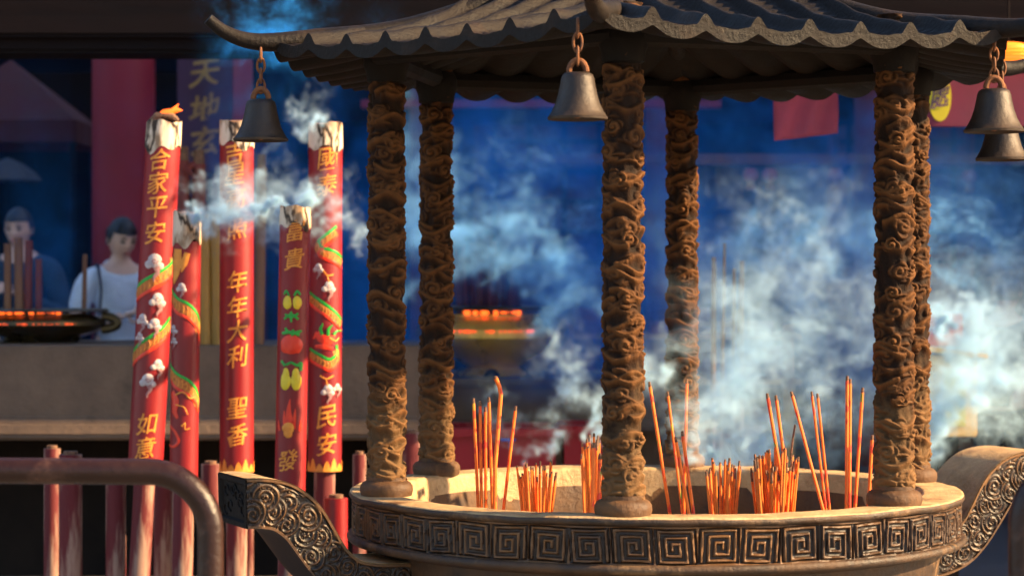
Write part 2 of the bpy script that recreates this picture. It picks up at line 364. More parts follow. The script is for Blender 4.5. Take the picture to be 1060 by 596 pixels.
for k in range(9):
    xx = -5.4 + k * 1.42; m = MB(); m.box((xx, 18.37, 1.75), (1.18, .05, 2.9)); MB_ = m.build('door_panel', M['beam'] if k % 2 else M['oldred'], bpy.data.objects['temple_hall'], smooth=False, bevel=.01)
    m = MB()
    for a in range(4): m.box((xx - .42 + a * .28, 18.335, 2.4), (.04, .02, 1.3))
    for a in range(6): m.box((xx, 18.33, 1.8 + a * .24), (1.0, .02, .04))
    q = m.build('lattice', M['beam'], MB_, smooth=False); q.parent = MB_; q.location = (0, 0, 0)

def glyph(ch, bold=.012):
    cu = bpy.data.curves.new('g', 'FONT'); cu.body = ch; cu.align_x = 'CENTER'; cu.offset = bold; cu.resolution_u = 3
    o = bpy.data.objects.new('g', cu); COL.objects.link(o)
    dg = bpy.context.evaluated_depsgraph_get(); me = bpy.data.meshes.new_from_object(o.evaluated_get(dg))
    bpy.data.objects.remove(o); bpy.data.curves.remove(cu)
    V = np.array([v.co[:2] for v in me.vertices]); F = [tuple(p.vertices) for p in me.polygons]
    bpy.data.meshes.remove(me)
    if len(V) == 0: return V.reshape(0, 2), F
    lo, hi = V.min(0), V.max(0); V = (V - (lo + hi) / 2) / max(.6, (hi - lo).max())
    V[:, 1] += .10 * V[:, 0] + .03 * np.sin(V[:, 0] * 5)      # brush-like rise of the horizontals
    V[:, 0] += .05 * np.sin(V[:, 1] * 4.0)
    return V, F

# signboard with gold characters
t = thing('signboard', 'dark purple signboard with dull gold characters', 'signboard', at(214, 160, 12.6))
d = 12.6
MB().box(at(213, 120, d) + Vector((0, 0, 0)), (.31, .05, .62)).build('board', M['sign'], t, smooth=False, bevel=.006)
MB().box(at(251, 120, d), (.11, .05, .62)).build('border', M['banner'], t, smooth=False, bevel=.006)
m = MB()
for ch, v in (('天', 76), ('地', 112), ('玄', 146)):
    V, F = glyph(ch, .02); p = at(212, v, d - .03)
    m.add([(p.x + x * .165, p.y, p.z + y * .165) for x, y in V], F)
m.build('lettering', M['signgold'], t, smooth=False)

# dark red canopy far left
d = 14.5; t = thing('market_canopy', 'dark red pyramid canopy with straight valance behind the man', 'canopy', (X(12, d), d, .3))
x0, x1 = X(-70, d), X(93, d); xc = (x0 + x1) / 2; hw = (x1 - x0) / 2; ze = Z(130, d); zt = Z(62, d); zb = Z(152, d)
m = MB(); V = [(xc + a * hw, d + b * hw, ze) for a, b in ((-1, -1), (1, -1), (1, 1), (-1, 1))] + [(xc, d, zt)]
n0 = 6; Vg = []; 
m.add(V, [(0, 1, 4), (1, 2, 4), (2, 3, 4), (3, 0, 4)]); m.build('cover', M['canopy'], t, smooth=False)
m = MB()
for a, b, sx, sy in ((0, -1, 2 * hw, .012), (0, 1, 2 * hw, .012), (-1, 0, .012, 2 * hw), (1, 0, .012, 2 * hw)):
    m.box((xc + a * hw, d + b * hw, (ze + zb) / 2), (sx, sy, ze - zb))
m.build('valance', M['canopy'], t, smooth=False)
for a in (-1, 1):
    for b in (-1, 1): MB().tube([(xc + a * hw * .97, d + b * hw * .97, .3), (xc + a * hw * .97, d + b * hw * .97, ze)], .02, 8).build('pole', M['beam'], t)
# grey parasol
d = 15.8; t = thing('parasol', 'faint grey parasol under the red canopy', 'parasol', (X(8, d), d, .3))
p = at(8, 184, d); m = MB(); m.lathe([(.001, .14), (.1, .10), (.2, .03), (.24, -.02), (.235, -.025), (.19, .02), (.001, .12)], p, 8); m.build('cover', M['parasol'], t, smooth=False)
MB().tube([(p.x, p.y, .3), (p.x, p.y, p.z + .12)], .012, 8).build('pole', M['beam'], t)

# red square banner, plum banner with ovals, lanterns
d = 9.66; t = thing('cloth_banner', 'plain red square cloth hanging beyond the pavilion', 'banner', at(833, 84, d))
P = np.zeros((14, 14, 3)); 
for i in range(14):
    for j in range(14):
        u = 801 + 66 * i / 13; v = 86 + 60 * j / 13 - 8 * i / 13 * (1 if True else 0)
        q = at(u, v, d); q.y += .015 * math.sin(i * 1.1 + j * .3); P[i, j] = q
V, F = gridmesh(P); q = npmesh('cloth', V, F, M['banner'], t); q.modifiers.new('thickness', 'SOLIDIFY').thickness = .004
MB().tube([at(797, 87, d), at(871, 78, d)], .008, 8).build('rod', M['beam'], t)
d = 9.26; t = thing('service_banner', 'plum red banner with black characters in yellow ovals', 'banner', at(1000, 80, d))
zc = (Z(78, d) + Z(130, d)) / 2
MB().box((X(1010, d), d, zc), (.80, .016, .215)).build('panel', M['purple'], t, smooth=False, bevel=.004)
mo = MB(); ml = MB()
for ch, u in (('服', 921), ('務', 947), ('處', 973)):
    p = at(u, 98, d - .014); n = 28
    mo.add([(p.x + .046 * math.cos(2 * math.pi * k / n), p.y + dy, p.z - .010 + .098 * math.sin(2 * math.pi * k / n)) for dy in (0, .004) for k in range(n)],
           [tuple(range(n - 1, -1, -1)), tuple(range(n, 2 * n))] + [(k, (k + 1) % n, n + (k + 1) % n, n + k) for k in range(n)])
    V, F = glyph(ch, .012); ml.add([(p.x + x * .075, p.y - .004, p.z - .005 + y * .10) for x, y in V], F)
mo.build('oval_patch', M['byel'], t, smooth=False); ml.build('lettering', M['sign'], t, smooth=False)
for u, v, d, lab, rr in ((1044, 57, 9.1, 'lit orange lantern glowing above the plum banner', (.115, .115, .05)),):
    p = at(u, v, d); t = thing('paper_lantern', lab, 'lantern', p)
    m = MB(); n = 24
    prof = [(rr[0] * math.sin(math.pi * (i + .6) / (n + .2)) * (1 + .03 * math.cos(i * math.pi)), -rr[2] * math.cos(math.pi * (i + .6) / (n + .2))) for i in range(n)]
    m.lathe(prof, p, 24); m.build('lamp_shade', M['lant'] if u > 500 else glow('dim_lantern', (.35, .10, .03), .02), t)
    MB().tube([p + Vector((0, 0, rr[2])), (p.x, p.y, 3.62)], .004, 6).build('cord', M['beam'], t)

# ------------------------------------------------------------------ stone ledges
def extrude_x(name, prof, x0, x1, mat, loc=None, n=2):
    m = MB(); k = len(prof)
    V = [(x0 + (x1 - x0) * i, y, z) for i in (0, 1) for y, z in prof]
    m.add(V, [tuple(range(k - 1, -1, -1)), tuple(k + i for i in range(k))] + [(i, (i + 1) % k, k + (i + 1) % k, k + i) for i in range(k)])
    return m.build(name, mat, smooth=False, bevel=.008, loc=loc)
d = 9.7; zt = Z(358, d); zl = Z(432, d); zm = Z(455, d)
o = extrude_x('stone_altar', [(d, zt), (d, zl), (d - .035, zl - .02), (d - .045, zm + .02), (d - .03, zm), (d + 1.15, zm - .005), (d + 1.15, zt)], -7.2, X(434, d), M['ledge'], loc=(-2, d, .3))
tag(o, 'weathered tan stone altar ledge with moulded lower lip', 'altar')
q = MB().box(((-7.2 + X(434, d)) / 2, d + .85, (.3 + zm) / 2 - .01), (X(434, d) + 7.1, .6, zm - .32)).build('base', M['recess_shade'], o, smooth=False)
d = 10.5; zt2 = Z(392, d)
o = extrude_x('offering_ledge', [(d - .03, zt2), (d - .03, zt2 - .03), (d, zt2 - .035), (d, Z(436, d)), (d - .03, Z(438, d)), (d - .03, Z(446, d)), (d + .2, Z(446, d) - .01), (d + .2, .3), (d + 1.1, .3), (d + 1.1, zt2)], X(436, d) + .02, X(712, d), M['ledge2'], loc=(0, d, .3))
tag(o, 'sooty dark stone ledge carrying the brass pot', 'altar')

# ------------------------------------------------------------------ incense pots
def pot(name, label, c, r, h, mat, reflection_rows, foot=True):
    t = thing(name, label, 'incense pot', c)
    prof = [(.55 * r, 0), (.56 * r, .03 * h), (.42 * r, .12 * h), (.5 * r, .18 * h), (.82 * r, .36 * h), (r, .56 * h), (.99 * r, .68 * h), (.86 * r, .82 * h), (.78 * r, .86 * h), (.78 * r, .90 * h)]
    prof = [(a, b) for a, b in prof]
    MB().lathe(prof + [(.7 * r, .90 * h), (.66 * r, .6 * h), (.01, .55 * h)], c, 48).build('bowl', mat, t)
    MB().lathe([(.8 * r, .955 * h), (1.04 * r, .965 * h), (1.05 * r, h), (1.0 * r, h + .008), (.72 * r, h), (.7 * r, .96 * h)], c, 48).build('rim', M['pot'], t)
    rn = random.Random(3)
    for zz, rad in reflection_rows:  # glowing bars imitate rows of flames mirrored in the pot
        m = MB()
        for k in range(40):
            if rn.random() < .55: continue
            a = -math.pi / 2 + (k - 19.5) / 20 * .75
            hh = h * rn.choice([.012, .025, .045, .07]) * (1 if zz > .8 else .6)
            m.box((c[0] + rad * r * math.cos(a), c[1] + rad * r * math.sin(a), c[2] + zz * h), (.010 * rn.uniform(.5, 1.6), .012, hh), rz=a + math.pi / 2)
        m.build('flame_reflection', M['flame_reflection'] if zz > .8 else M['flame_reflection_dim'], t, smooth=False)
    for s in (-1, 1):
        pts = [(c[0] + s * (r * .95 + .07 * math.sin(a)), c[1], c[2] + h * (.62 - .2 * math.cos(a))) for a in np.linspace(0, math.pi, 9)]
        MB().tube(pts, .022, 10).build('handle', M['pot'], t)
    for k in range(3):
        a = 2 * math.pi * k / 3 + .5
        MB().tube([(c[0] + .5 * r * math.cos(a), c[1] + .5 * r * math.sin(a), c[2] + .02), (c[0] + .55 * r * math.cos(a), c[1] + .55 * r * math.sin(a), c[2])], [.03, .04], 10).build('leg', M['pot'], t)
    return t
zl_ = Z(358, 9.7)
c1 = Vector((X(40, 10.3), 10.3, zl_)); pot('incense_pot', 'sooty bronze incense pot painted with flame reflections in front of the man', c1, .30, Z(320, 10.3) - zl_ - .005, M['pot'], ((.93, .79), (.60, 1.0)))
c2 = Vector((X(510, 10.95), 10.95, zt2)); pot('incense_pot', 'polished brass incense pot with painted flame reflections, middle of the hall', c2, .29, Z(318, 10.95) - zt2, M['brass'], ((.93, .79), (.66, 1.0)))
def bundle(name, label, cat, c, n, rad, h, r, mat, group=None, spread=.06, tipmat=None):
    rn = random.Random(hash(label) % 1000 if False else len(label) * 7 + n)
    m = MB()
    for k in range(n):
        a = rn.uniform(0, 6.28); q = rad * math.sqrt(rn.random()); x, y = q * math.cos(a), q * math.sin(a); hh = h * rn.uniform(.75, 1)
        s = 1 + spread
        m.tube([(c[0] + x, c[1] + y, c[2]), (c[0] + x * s, c[1] + y * s, c[2] + hh)], r, 6)
    o = m.build(name, mat, loc=c); tag(o, label, cat, group); return o
bundle('joss_bundle', 'dense brown bundle of joss sticks standing in the brass pot', 'incense bundle', c2 + Vector((-.02, 0, .17)), 95, .14, .47, .009, M['oldred'], spread=.22)
for k, (u0, u1, v1, r, lab) in enumerate(((8, 8, 252, .018, 'brown joss stick in the far left pot at its outer side'), (20, 19, 246, .022, 'tall brown joss stick before the face of the man'), (29, 30, 249, .019, 'dark joss stick right of the tall one before the face'), (40, 40, 268, .016, 'shorter dark red joss stick at right of the thick ones'), (87, 88, 263, .011, 'lone thin joss stick at right edge of the far left pot'))):
    z0 = zl_ + .09; p = at(u0, 0, 10.3); q = at(u1, v1, 10.3)
    o = MB().tube([(p.x, 10.3, z0), (p.x, 10.3, Z(322, 10.3)), (q.x, 10.3, q.z)], [r, r, r * .9], 10).build('joss_stick', M['oldred'] if k in (2, 3) else M['rods'], loc=(p.x, 10.3, z0))
    tag(o, lab, 'incense stick', 'joss sticks in the far left pot')

# ------------------------------------------------------------------ red bins and stall behind the censer
def bin_(label, u0, u1, v0, d, dep, mat, zbot):
    x0, x1, z1 = X(u0, d), X(u1, d), Z(v0, d)
    t = thing('storage_bin', label, 'plastic bin', ((x0 + x1) / 2, d + dep / 2, zbot), 'plastic bins behind the censer'); cx = (x0 + x1) / 2; cyy = d + dep / 2
    w_, th = x1 - x0, .012
    m = MB(); m.box((cx, d + th / 2, (zbot + z1) / 2), (w_, th, z1 - zbot)); m.box((cx, d + dep - th / 2, (zbot + z1) / 2), (w_, th, z1 - zbot))
    m.box((x0 + th / 2, cyy, (zbot + z1) / 2), (th, dep - 2 * th, z1 - zbot)); m.box((x1 - th / 2, cyy, (zbot + z1) / 2), (th, dep - 2 * th, z1 - zbot)); m.box((cx, cyy, zbot + .01), (w_ - 2 * th, dep - 2 * th, .02))
    m.build('body', mat, t, smooth=False)
    m = MB()
    for yy in (d - .008, d + dep + .008): m.box((cx, yy, z1 + .006), (w_ + .05, .04, .04))
    for xx in (x0 - .008, x1 + .008): m.box((xx, cyy, z1 + .006), (.04, dep - .026, .04))
    m.build('rim', mat, t, smooth=False, bevel=.006); return t
def table(label, u0, u1, v0, d, dep, z0=0.3):
    x0, x1, z1 = X(u0, d), X(u1, d), Z(v0, d)
    t = thing('low_table', label, 'table', ((x0 + x1) / 2, d + dep / 2, z0))
    MB().box(((x0 + x1) / 2, d + dep / 2, z1 - .02), (x1 - x0, dep, .04)).build('tabletop', M['beam'], t, smooth=False, bevel=.005)
    for a in (x0 + .04, x1 - .04):
        for b in (d + .05, d + dep - .05): MB().box((a, b, (z0 + z1 - .04) / 2), (.05, .05, z1 - .04 - z0)).build('leg', M['beam'], t, smooth=False)
    return z1
zb_ = table('dark wooden table under the red bins', 455, 800, 500, 9.72, .5)
bin_('wide red plastic bin left of the front column', 462, 575, 449, 9.75, .40, M['plastic'], zb_)
bin_('red plastic bin half hidden behind the front column', 584, 642, 446, 9.78, .36, M['plastic'], zb_)
bin_('red plastic bin seen right of the back column', 712, 782, 447, 9.75, .40, M['plastic'], zb_)
t = thing('blue_clip', 'small bright blue peg clipped on the red bin', 'clip', at(526, 455, 9.72)); p = at(526, 455, 9.715)
MB().box(p, (.065, .012, .012)).build('bar', M['blue'], t, smooth=False, bevel=.003); MB().box(p + Vector((.012, 0, -.022)), (.014, .01, .034)).build('clasp', M['blue'], t, smooth=False, bevel=.003)

d = 12.6; t = thing('incense_stall', 'open timber stall stacked with packs of incense in the smoke', 'stall', (X(730, d), d, .3))
x0, x1 = X(585, d), X(820, d)
for u in (588, 700, 816):
    MB().box((X(u, d), d, (.3 + Z(335, d)) / 2), (.06, .06, Z(335, d) - .3)).build('post', M['tan'], t, smooth=False, bevel=.004)
for v in (348, 395, 445): MB().box(((x0 + x1) / 2, d + .22, Z(v, d)), (x1 - x0 + .1, .5, .03)).build('shelf', M['tan'], t, smooth=False, bevel=.004)
rn = random.Random(5)
for v in (348, 395, 445):
    zz = Z(v, d) + .016; x = x0 + .05; k = 0
    while x < x1 - .12:
        wd = rn.uniform(.10, .2); nl = rn.randint(2, 5)
        for l in range(nl):
            hgt = rn.uniform(.022, .032)
            mm = rn.choice([M['pack'], M['plastic'], M['oldred'], M['tan'], M['pack']])
            o = MB().box((x + wd / 2 + rn.uniform(-.008, .008), d + .1, zz + .016 + l * .035), (wd * .9, .24, .032), rz=rn.uniform(-.05, .05)).build('incense_pack', mm, smooth=False, bevel=.004, loc=(x + wd / 2, d + .1, zz + l * .035))
            tag(o, 'paper pack of incense stacked on a shelf of the timber stall', 'incense pack', 'packs stacked on the stall')
        x += wd + rn.uniform(.0, .06)
# tall joss sticks burning in front of the stall (blurred)
d = 9.62
t = thing('sand_tub', 'plain stone tub of tall joss sticks before the stall', 'tub', (X(750, d), d, 0)); p = Vector((X(750, d), d, 0))
MB().lathe([(.2, 0), (.21, .32), (.24, .75), (.26, .80), (.23, .80), (.21, .75), (.01, .72)], p, 32).build('basin', M['ledge2'], t)
MB().lathe([(.0, .745), (.21, .74)], p, 32).build('sand', M['ash'], t)
for u0, u1, v1, r, lab in ((737, 739, 266, .012, 'tall red tipped joss stick, leftmost in the tub'), (744, 750, 252, .008, 'thin leaning joss stick that is tallest in the tub'), (764, 768, 270, .013, 'thick red joss stick right of centre in the tub'), (757, 760, 278, .009, 'thin joss stick beside the thick red one'), (768, 765, 320, .012, 'short pale joss stick at the right of the tub')):
    p0 = (X(u0, d), d, .735); o = MB().tube([p0, at(u0 * .4 + u1 * .6, 400, d), at(u1, v1, d)], [r, r, r * .8], 8).build('joss_stick', [M['rods'], M['banner'], M['rods'], M['banner'], M['rods']][len(lab) % 5], loc=p0)
    tag(o, lab, 'incense stick', 'tall joss sticks in the sand tub')
# small yellow shrine at right
d = 9.0; t = thing('shrine_box', 'small timber shrine box with yellow window on a post in the smoke', 'shrine', (X(985, d), d, 0))
x0, x1 = X(958, d), X(1012, d); zc0, zc1 = Z(452, d), Z(368, d)
MB().box(((x0 + x1) / 2, d + .1, (zc0 + zc1) / 2), (x1 - x0, .2, zc1 - zc0)).build('body', M['tan'], t, smooth=False, bevel=.006)
MB().box((X(988, d), d - .006, Z(412, d)), (.085, .012, .22)).build('window', M['byel'], t, smooth=False, bevel=.003)
MB().box(((x0 + x1) / 2, d + .1, zc1 + .014), (x1 - x0 + .07, .28, .02), rot=Matrix.Rotation(R(7), 3, 'Y')).build('roof', M['tan'], t, smooth=False, bevel=.004)
MB().box((X(976, d), d + .1, zc1 + .10), (.19, .04, .13)).build('panel', M['banner'], t, smooth=False, bevel=.004)
MB().box(((x0 + x1) / 2, d + .1, zc0 / 2), (.08, .08, zc0)).build('post', M['beam'], t, smooth=False)

# ------------------------------------------------------------------ giant dragon joss sticks
class Stick:
    """a round painted joss stick whose axis runs from pixel (ub,vb) to (ut,vt) at depth d; decals are given in photo pixels"""
    def __init__(s, label, ut, vt, ub, vb, wpx, d, mat, white, handle=True, hpx=22, zend=None, group='giant painted joss sticks'):
        s.d = d; s.R = wpx / 2 / FPX * d; s.vt, s.vb, s.ut, s.ub = vt, vb, ut, ub
        s.t = at(ut, vt, d); s.b = at(ub, vb, d); s.ax = (s.t - s.b); s.len = s.ax.length; s.ax.normalize()
        foot = s.b - s.ax * ((s.b.z - .36) / s.ax.z)
        s.root = thing('dragon_joss_stick', label, 'incense stick', foot, group)
        s.x = Vector((1, 0, 0)); s.x = (s.x - s.ax * s.x.dot(s.ax)).normalized(); s.y = s.ax.cross(s.x)   # y away from camera
        hw = s.len * (1 - (white - vt) / (vb - vt))
        m = MB(); m.tube([s.b, s.b + s.ax * hw * .5, s.b + s.ax * hw], s.R, 40); m.build('paper_body', mat, s.root)
        # burnt top, ragged and cracked
        n = 56; k = 18; P = np.zeros((k, n, 3)); rn = np.random.default_rng(int(ut))
        ph = rn.uniform(0, 6.28, 12); am = rn.uniform(.3, 1, 12)
        for i in range(k):
            for j in range(n):
                a = 2 * math.pi * j / n; f = i / (k - 1)
                crack = sum(am[q] * math.exp(-((math.sin((a - ph[q]) / 2)) / .035) ** 2) for q in range(5))
                rr = s.R * (1.0 - .03 * f - .13 * min(1, crack) * (.25 + .75 * f)) + .002
                low = -.035 * (.5 + .5 * math.sin(a * 2 + ph[1])) * am[2] - .012 * math.sin(a * 5 + ph[3])
                h = hw + (low if i == 0 else 0) + (s.len - hw) * f * (1 + .06 * math.sin(a * 3 + ph[4]) * f + .03 * math.sin(a * 7 + ph[5]) * f)
                if i == k - 1: h -= .0
                p = s.b + s.ax * h + s.x * (rr * math.cos(a)) + s.y * (rr * math.sin(a)); P[i, j] = p
        V, F = gridmesh(P, closed_v=True); o = npmesh('burnt_tip', V, F, M['burnt'], s.root, ang=50)
        m = MB(); m.add([tuple(p) for p in P[-1]], [tuple(range(n))]); 
        m.build('ember_top', M['char'], s.root)
        if handle:
            hp = hpx / 2 / FPX * d
            m = MB(); m.tube([foot, foot + (s.b - foot) * .5, s.b + s.ax * .01], hp, 24); m.build('handle', M['pole'], s.root)
    def px(s, u, v):
        h = (s.vb - v) / (s.vb - s.vt) * s.len
        uc = s.ub + (s.ut - s.ub) * h / s.len
        x = max(-.96, min(.96, (u - uc) / FPX * s.d / s.R))
        return math.asin(x) * s.R, h                     # arc length, height
    def pt(s, a, h, off=.0016):
        ph = a / s.R; r = s.R + off
        return s.b + s.ax * h + s.x * (r * math.sin(ph)) - s.y * (r * math.cos(ph))
    def finish(s, bm, name, mats, off):
        rr = s.R
        for k in range(-6, 7):
            bmesh.ops.bisect_plane(bm, geom=bm.verts[:] + bm.edges[:] + bm.faces[:], plane_co=(k * rr * .24, 0, 0), plane_no=(1, 0, 0), dist=1e-7)
        me = bpy.data.meshes.new(name)
        for v in bm.verts: v.co = s.pt(v.co.x, v.co.y, off + v.co.z)
        bm.to_mesh(me); bm.free()
        me.polygons.foreach_set('use_smooth', [True] * len(me.polygons))
        for q in (mats if isinstance(mats, list) else [mats]): me.materials.append(q)
        me.transform(Matrix.Translation(-world_loc(s.root)))
        o = bpy.data.objects.new(name, me); COL.objects.link(o); o.parent = s.root; return o
    def text(s, items, size, name='lettering', mat='gold', bold=.010):
        bm = bmesh.new()
        for ch, u, v in items:
            V, F = glyph(ch, bold); a0, h0 = s.px(u, v); sz = size / FPX * s.d
            vs = [bm.verts.new((a0 + x * sz * .92, h0 + y * sz, 0)) for x, y in V]
            for f in F:
                try: bm.faces.new([vs[i] for i in f])
                except ValueError: pass
        return s.finish(bm, name, M[mat], .0018)
    def strokes(s, name, mat, lines, off=.002):
        """lines: list of (list of (u,v), width px or list of widths)"""
        bm = bmesh.new()
        for pts, wd in lines:
            q = [s.px(*p) for p in pts]
            # smooth resample
            q = np.array(q); tt = np.arange(len(q)); n = max(2, (len(q) - 1) * 6 + 1); t2 = np.linspace(0, len(q) - 1, n)
            q2 = np.stack([np.interp(t2, tt, q[:, 0]), np.interp(t2, tt, q[:, 1])], 1)
            if len(q) > 2:
                for _ in range(4): q2[1:-1] = (q2[:-2] + 2 * q2[1:-1] + q2[2:]) / 4
            W = np.interp(t2, tt, wd if hasattr(wd, '__len__') else [wd] * len(q)) / FPX * s.d / 2
            T = np.gradient(q2, axis=0); T /= np.linalg.norm(T, axis=1)[:, None] + 1e-9; N = np.stack([-T[:, 1], T[:, 0]], 1)
            l = [bm.verts.new((*(q2[i] + N[i] * W[i]), 0)) for i in range(n)]; c = [bm.verts.new((*q2[i], .0012)) for i in range(n)]; r = [bm.verts.new((*(q2[i] - N[i] * W[i]), 0)) for i in range(n)]
            for i in range(n - 1):
                bm.faces.new((l[i], c[i], c[i + 1], l[i + 1])); bm.faces.new((c[i], r[i], r[i + 1], c[i + 1]))
        return s.finish(bm, name, M[mat], off)
    def blobs(s, name, mat, items, off=.002):
        """items: (u, v, ru, rv[, dome])"""
        bm = bmesh.new()
        for it in items:
            u, v, ru, rv = it[:4]; a0, h0 = s.px(u, v); k = s.d / FPX; n = 22; rings = []
            for f, z in ((1, 0), (.8, .002), (.45, .003)):
                rings.append([bm.verts.new((a0 + ru * k * f * math.cos(2 * math.pi * i / n) * (1 + .07 * math.sin(3 * 2 * math.pi * i / n + u)), h0 + rv * k * f * math.sin(2 * math.pi * i / n), z)) for i in range(n)])
            ctr = bm.verts.new((a0, h0, .0032))
            for x, y in zip(rings[:-1], rings[1:]):
                for i in range(n): bm.faces.new((x[i], x[(i + 1) % n], y[(i + 1) % n], y[i]))
            for i in range(n): bm.faces.new((rings[-1][i], rings[-1][(i + 1) % n], ctr))
        return s.finish(bm, name, M[mat], off)
    def dragon(s, segs, wg=3.0, wo=11, wr=3.0):
        """segs: centre lines of scaly body; green crest above, vermilion belly below"""
        sc_, gr, rd, tick = [], [], [], []
        for pts in segs:
            sc_.append((pts, wo))
            gr.append(([(u, v - wo * .62) for u, v in pts], wg)); rd.append(([(u, v + wo * .62) for u, v in pts], wr))
            n = 12
            for i in range(n):
                f = (i + .5) / n * (len(pts) - 1); j = min(int(f), len(pts) - 2); g = f - j
                u = pts[j][0] * (1 - g) + pts[j + 1][0] * g; v = pts[j][1] * (1 - g) + pts[j + 1][1] * g
                tick.append(([(u - .6, v - wo * .36), (u + .8, v), (u - .6, v + wo * .36)], .9))
        s.strokes('painted_dragon', 'scale', sc_, .0012); s.strokes('dragon_scale', 'gold', tick, .0026); s.strokes('dragon_crest', 'green', gr, .0022); s.strokes('dragon_belly', 'redorange', rd, .0022)
    def clouds(s, items):
        bl = []; sw = []
        for u, v, r in items:
            bl += [(u, v, r, r * 1.05), (u - r * .9, v + r * .6, r * .62, r * .6), (u + r * .75, v + r * .75, r * .6, r * .55)]
            sw.append(([(u + r * .5 * (1 - i / 9) * math.cos(i * .9), v + r * .5 * (1 - i / 9) * math.sin(i * .9)) for i in range(9)], r * .18))
            sw.append(([(u + r * .2, v + r * .9), (u + r * .5, v + r * 1.7), (u - r * .2, v + r * 2.5), (u - r * .1, v + r * 3.1)], [r * .9, r * .6, r * .4, r * .15]))
        s.blobs('painted_cloud', 'white', bl, .0015); s.strokes('cloud_curl', 'curl', sw, .0045)
    def petals(s, v, n=7, h=11):
        bm = bmesh.new(); half = math.pi * s.R * .98; _, h0 = s.px(s.ub, v); k = s.d / FPX
        _, hb = s.px(s.ub, s.vb); hb += .001
        for i in range(2 * n):
            a0 = -half + i * half / n; a1 = a0 + half / n; top = []
            for j in range(9):
                f = j / 8; top.append((a0 + (a1 - a0) * f, hb + k * (3 + h * (.75 + .25 * ((i * 7) % 3 - 1)) * (1 - abs(2 * f - 1) ** 1.6))))
            vs = [bm.verts.new((a0, hb, 0)), bm.verts.new((a1, hb, 0))] + [bm.verts.new((x, y, 0)) for x, y in reversed(top)]
            bm.faces.new(vs)
        bmesh.ops.triangulate(bm, faces=bm.faces[:])
        return s.finish(bm, 'petal_hem', M['gold'], .0016)

# 1: lit stick, family wish
s = Stick('lit red joss stick with a small flame and silver clouds, leaning left', 170, 126, 150, 492, 36, 8.25, M['stk'], 152)
s.text([('合', 168, 166), ('家', 166, 190), ('平', 165, 215), ('安', 163, 241), ('如', 155, 437), ('意', 153, 462)], 23)
s.dragon([[(140, 306), (150, 299), (165, 290), (180, 277), (190, 266)], [(136, 372), (146, 364), (160, 354), (172, 343), (178, 334)]], 3.4, 11, 3.4)
s.clouds([(163, 270, 7), (166, 309, 6), (150, 330, 5), (163, 334, 5), (147, 348, 4), (166, 376, 5), (156, 392, 6)])
m = MB(); p = s.t + s.ax * .004
m.tube([p + Vector((-.03, 0, .012)), p + Vector((0, 0, .026)), p + Vector((.03, 0, .034)), p + Vector((.052, 0, .06))], [.006, .014, .011, .001], 10)
m.tube([p + Vector((.02, .0, .03)), p + Vector((.05, 0, .038)), p + Vector((.066, 0, .036))], [.010, .008, .001], 8); m.build('flame', M['flame'], s.root)
m = MB(); m.tube([p + Vector((-.05, 0, -.002)), p + Vector((-.03, 0, .014)), p + Vector((.0, 0, .02)), p + Vector((.03, 0, .014)), p + Vector((.05, 0, -.002))], [.008, .014, .014, .014, .008], 10); m.build('charred_wick', M['char'], s.root)
# 2: short stick, thick burnt top
s = Stick('shortest red joss stick with a big cracked burnt top and orange drip', 194, 220, 190, 502, 29, 8.05, M['stk'], 250)
s.dragon([[(178, 306), (186, 317), (198, 322), (206, 335), (209, 345)], [(177, 384), (185, 394), (197, 400), (204, 410), (207, 418)]], 3.0, 12, 3.2)
s.strokes('orange_drip', 'gold', [([(186, 258), (185, 272), (184, 284), (182, 294)], [9, 12, 9, 2]), ([(196, 262), (193, 272), (190, 282)], [6, 7, 1])], .003)
s.clouds([(190, 297, 4), (181, 340, 4), (182, 352, 3)])
s.strokes('dragon_head', 'redorange', [([(180, 405), (184, 414), (182, 424), (186, 432)], [7, 9, 7, 3]), ([(178, 440), (184, 446), (188, 456), (182, 462), (177, 460)], [3, 3, 3, 3, 2])], .002)
s.strokes('dragon_whisker', 'gold', [([(184, 408), (192, 404), (198, 412), (202, 410)], 1.4), ([(184, 418), (193, 420), (196, 428)], 1.2), ([(190, 440), (194, 436), (193, 444), (198, 442)], 1.4)], .003)
s.clouds([(184, 486, 5)])
# 3: tall plain text stick
s = Stick('tallest red joss stick with one long column of gold characters', 245, 126, 245, 488, 35, 8.3, M['stk'], 148)
s.text([('吉', 245, 159), ('星', 245, 181), ('高', 246, 206), ('照', 248, 237), ('年', 248, 291), ('年', 248, 317), ('大', 248, 342), ('利', 248, 368), ('聖', 248, 421), ('香', 248, 449)], 23)
s.petals(484)
# 4: fruit stick
s = Stick('red joss stick painted with yellow and red fruit and a flame', 306, 214, 300, 512, 32, 7.84, M['stk'], 232)
s.text([('富', 307, 239), ('貴', 306, 268), ('發', 299, 475)], 22)
s.blobs('painted_fruit', 'yellow', [(299, 313, 4.6, 7), (309, 313, 4.6, 7), (297, 394, 5.6, 9), (297.5, 387, 3.6, 7), (308, 394, 5.6, 9), (307.5, 387, 3.6, 7)])
s.blobs('painted_tomato', 'redorange', [(303, 356, 11, 10), (297, 357, 6, 8), (309, 357, 6, 8)])
s.strokes('painted_leaf', 'green', [([(296, 305), (298, 300), (301, 306)], 2.2), ([(306, 306), (309, 300), (312, 305)], 2.2), ([(296, 330), (303, 324), (310, 330)], 2.4), ([(297, 325), (303, 329), (310, 324)], 2.4), ([(303, 322), (303, 333)], 2),
    ([(294, 345), (301, 343), (311, 346)], 3.2), ([(297, 339), (301, 345), (306, 341)], 2.6), ([(303, 347), (308, 343), (313, 342)], 2.6), ([(298, 377), (303, 374), (309, 378)], 2.6), ([(309, 378), (313, 374), (312, 383)], 3.4), ([(293, 373), (297, 378)], 3)], .003)
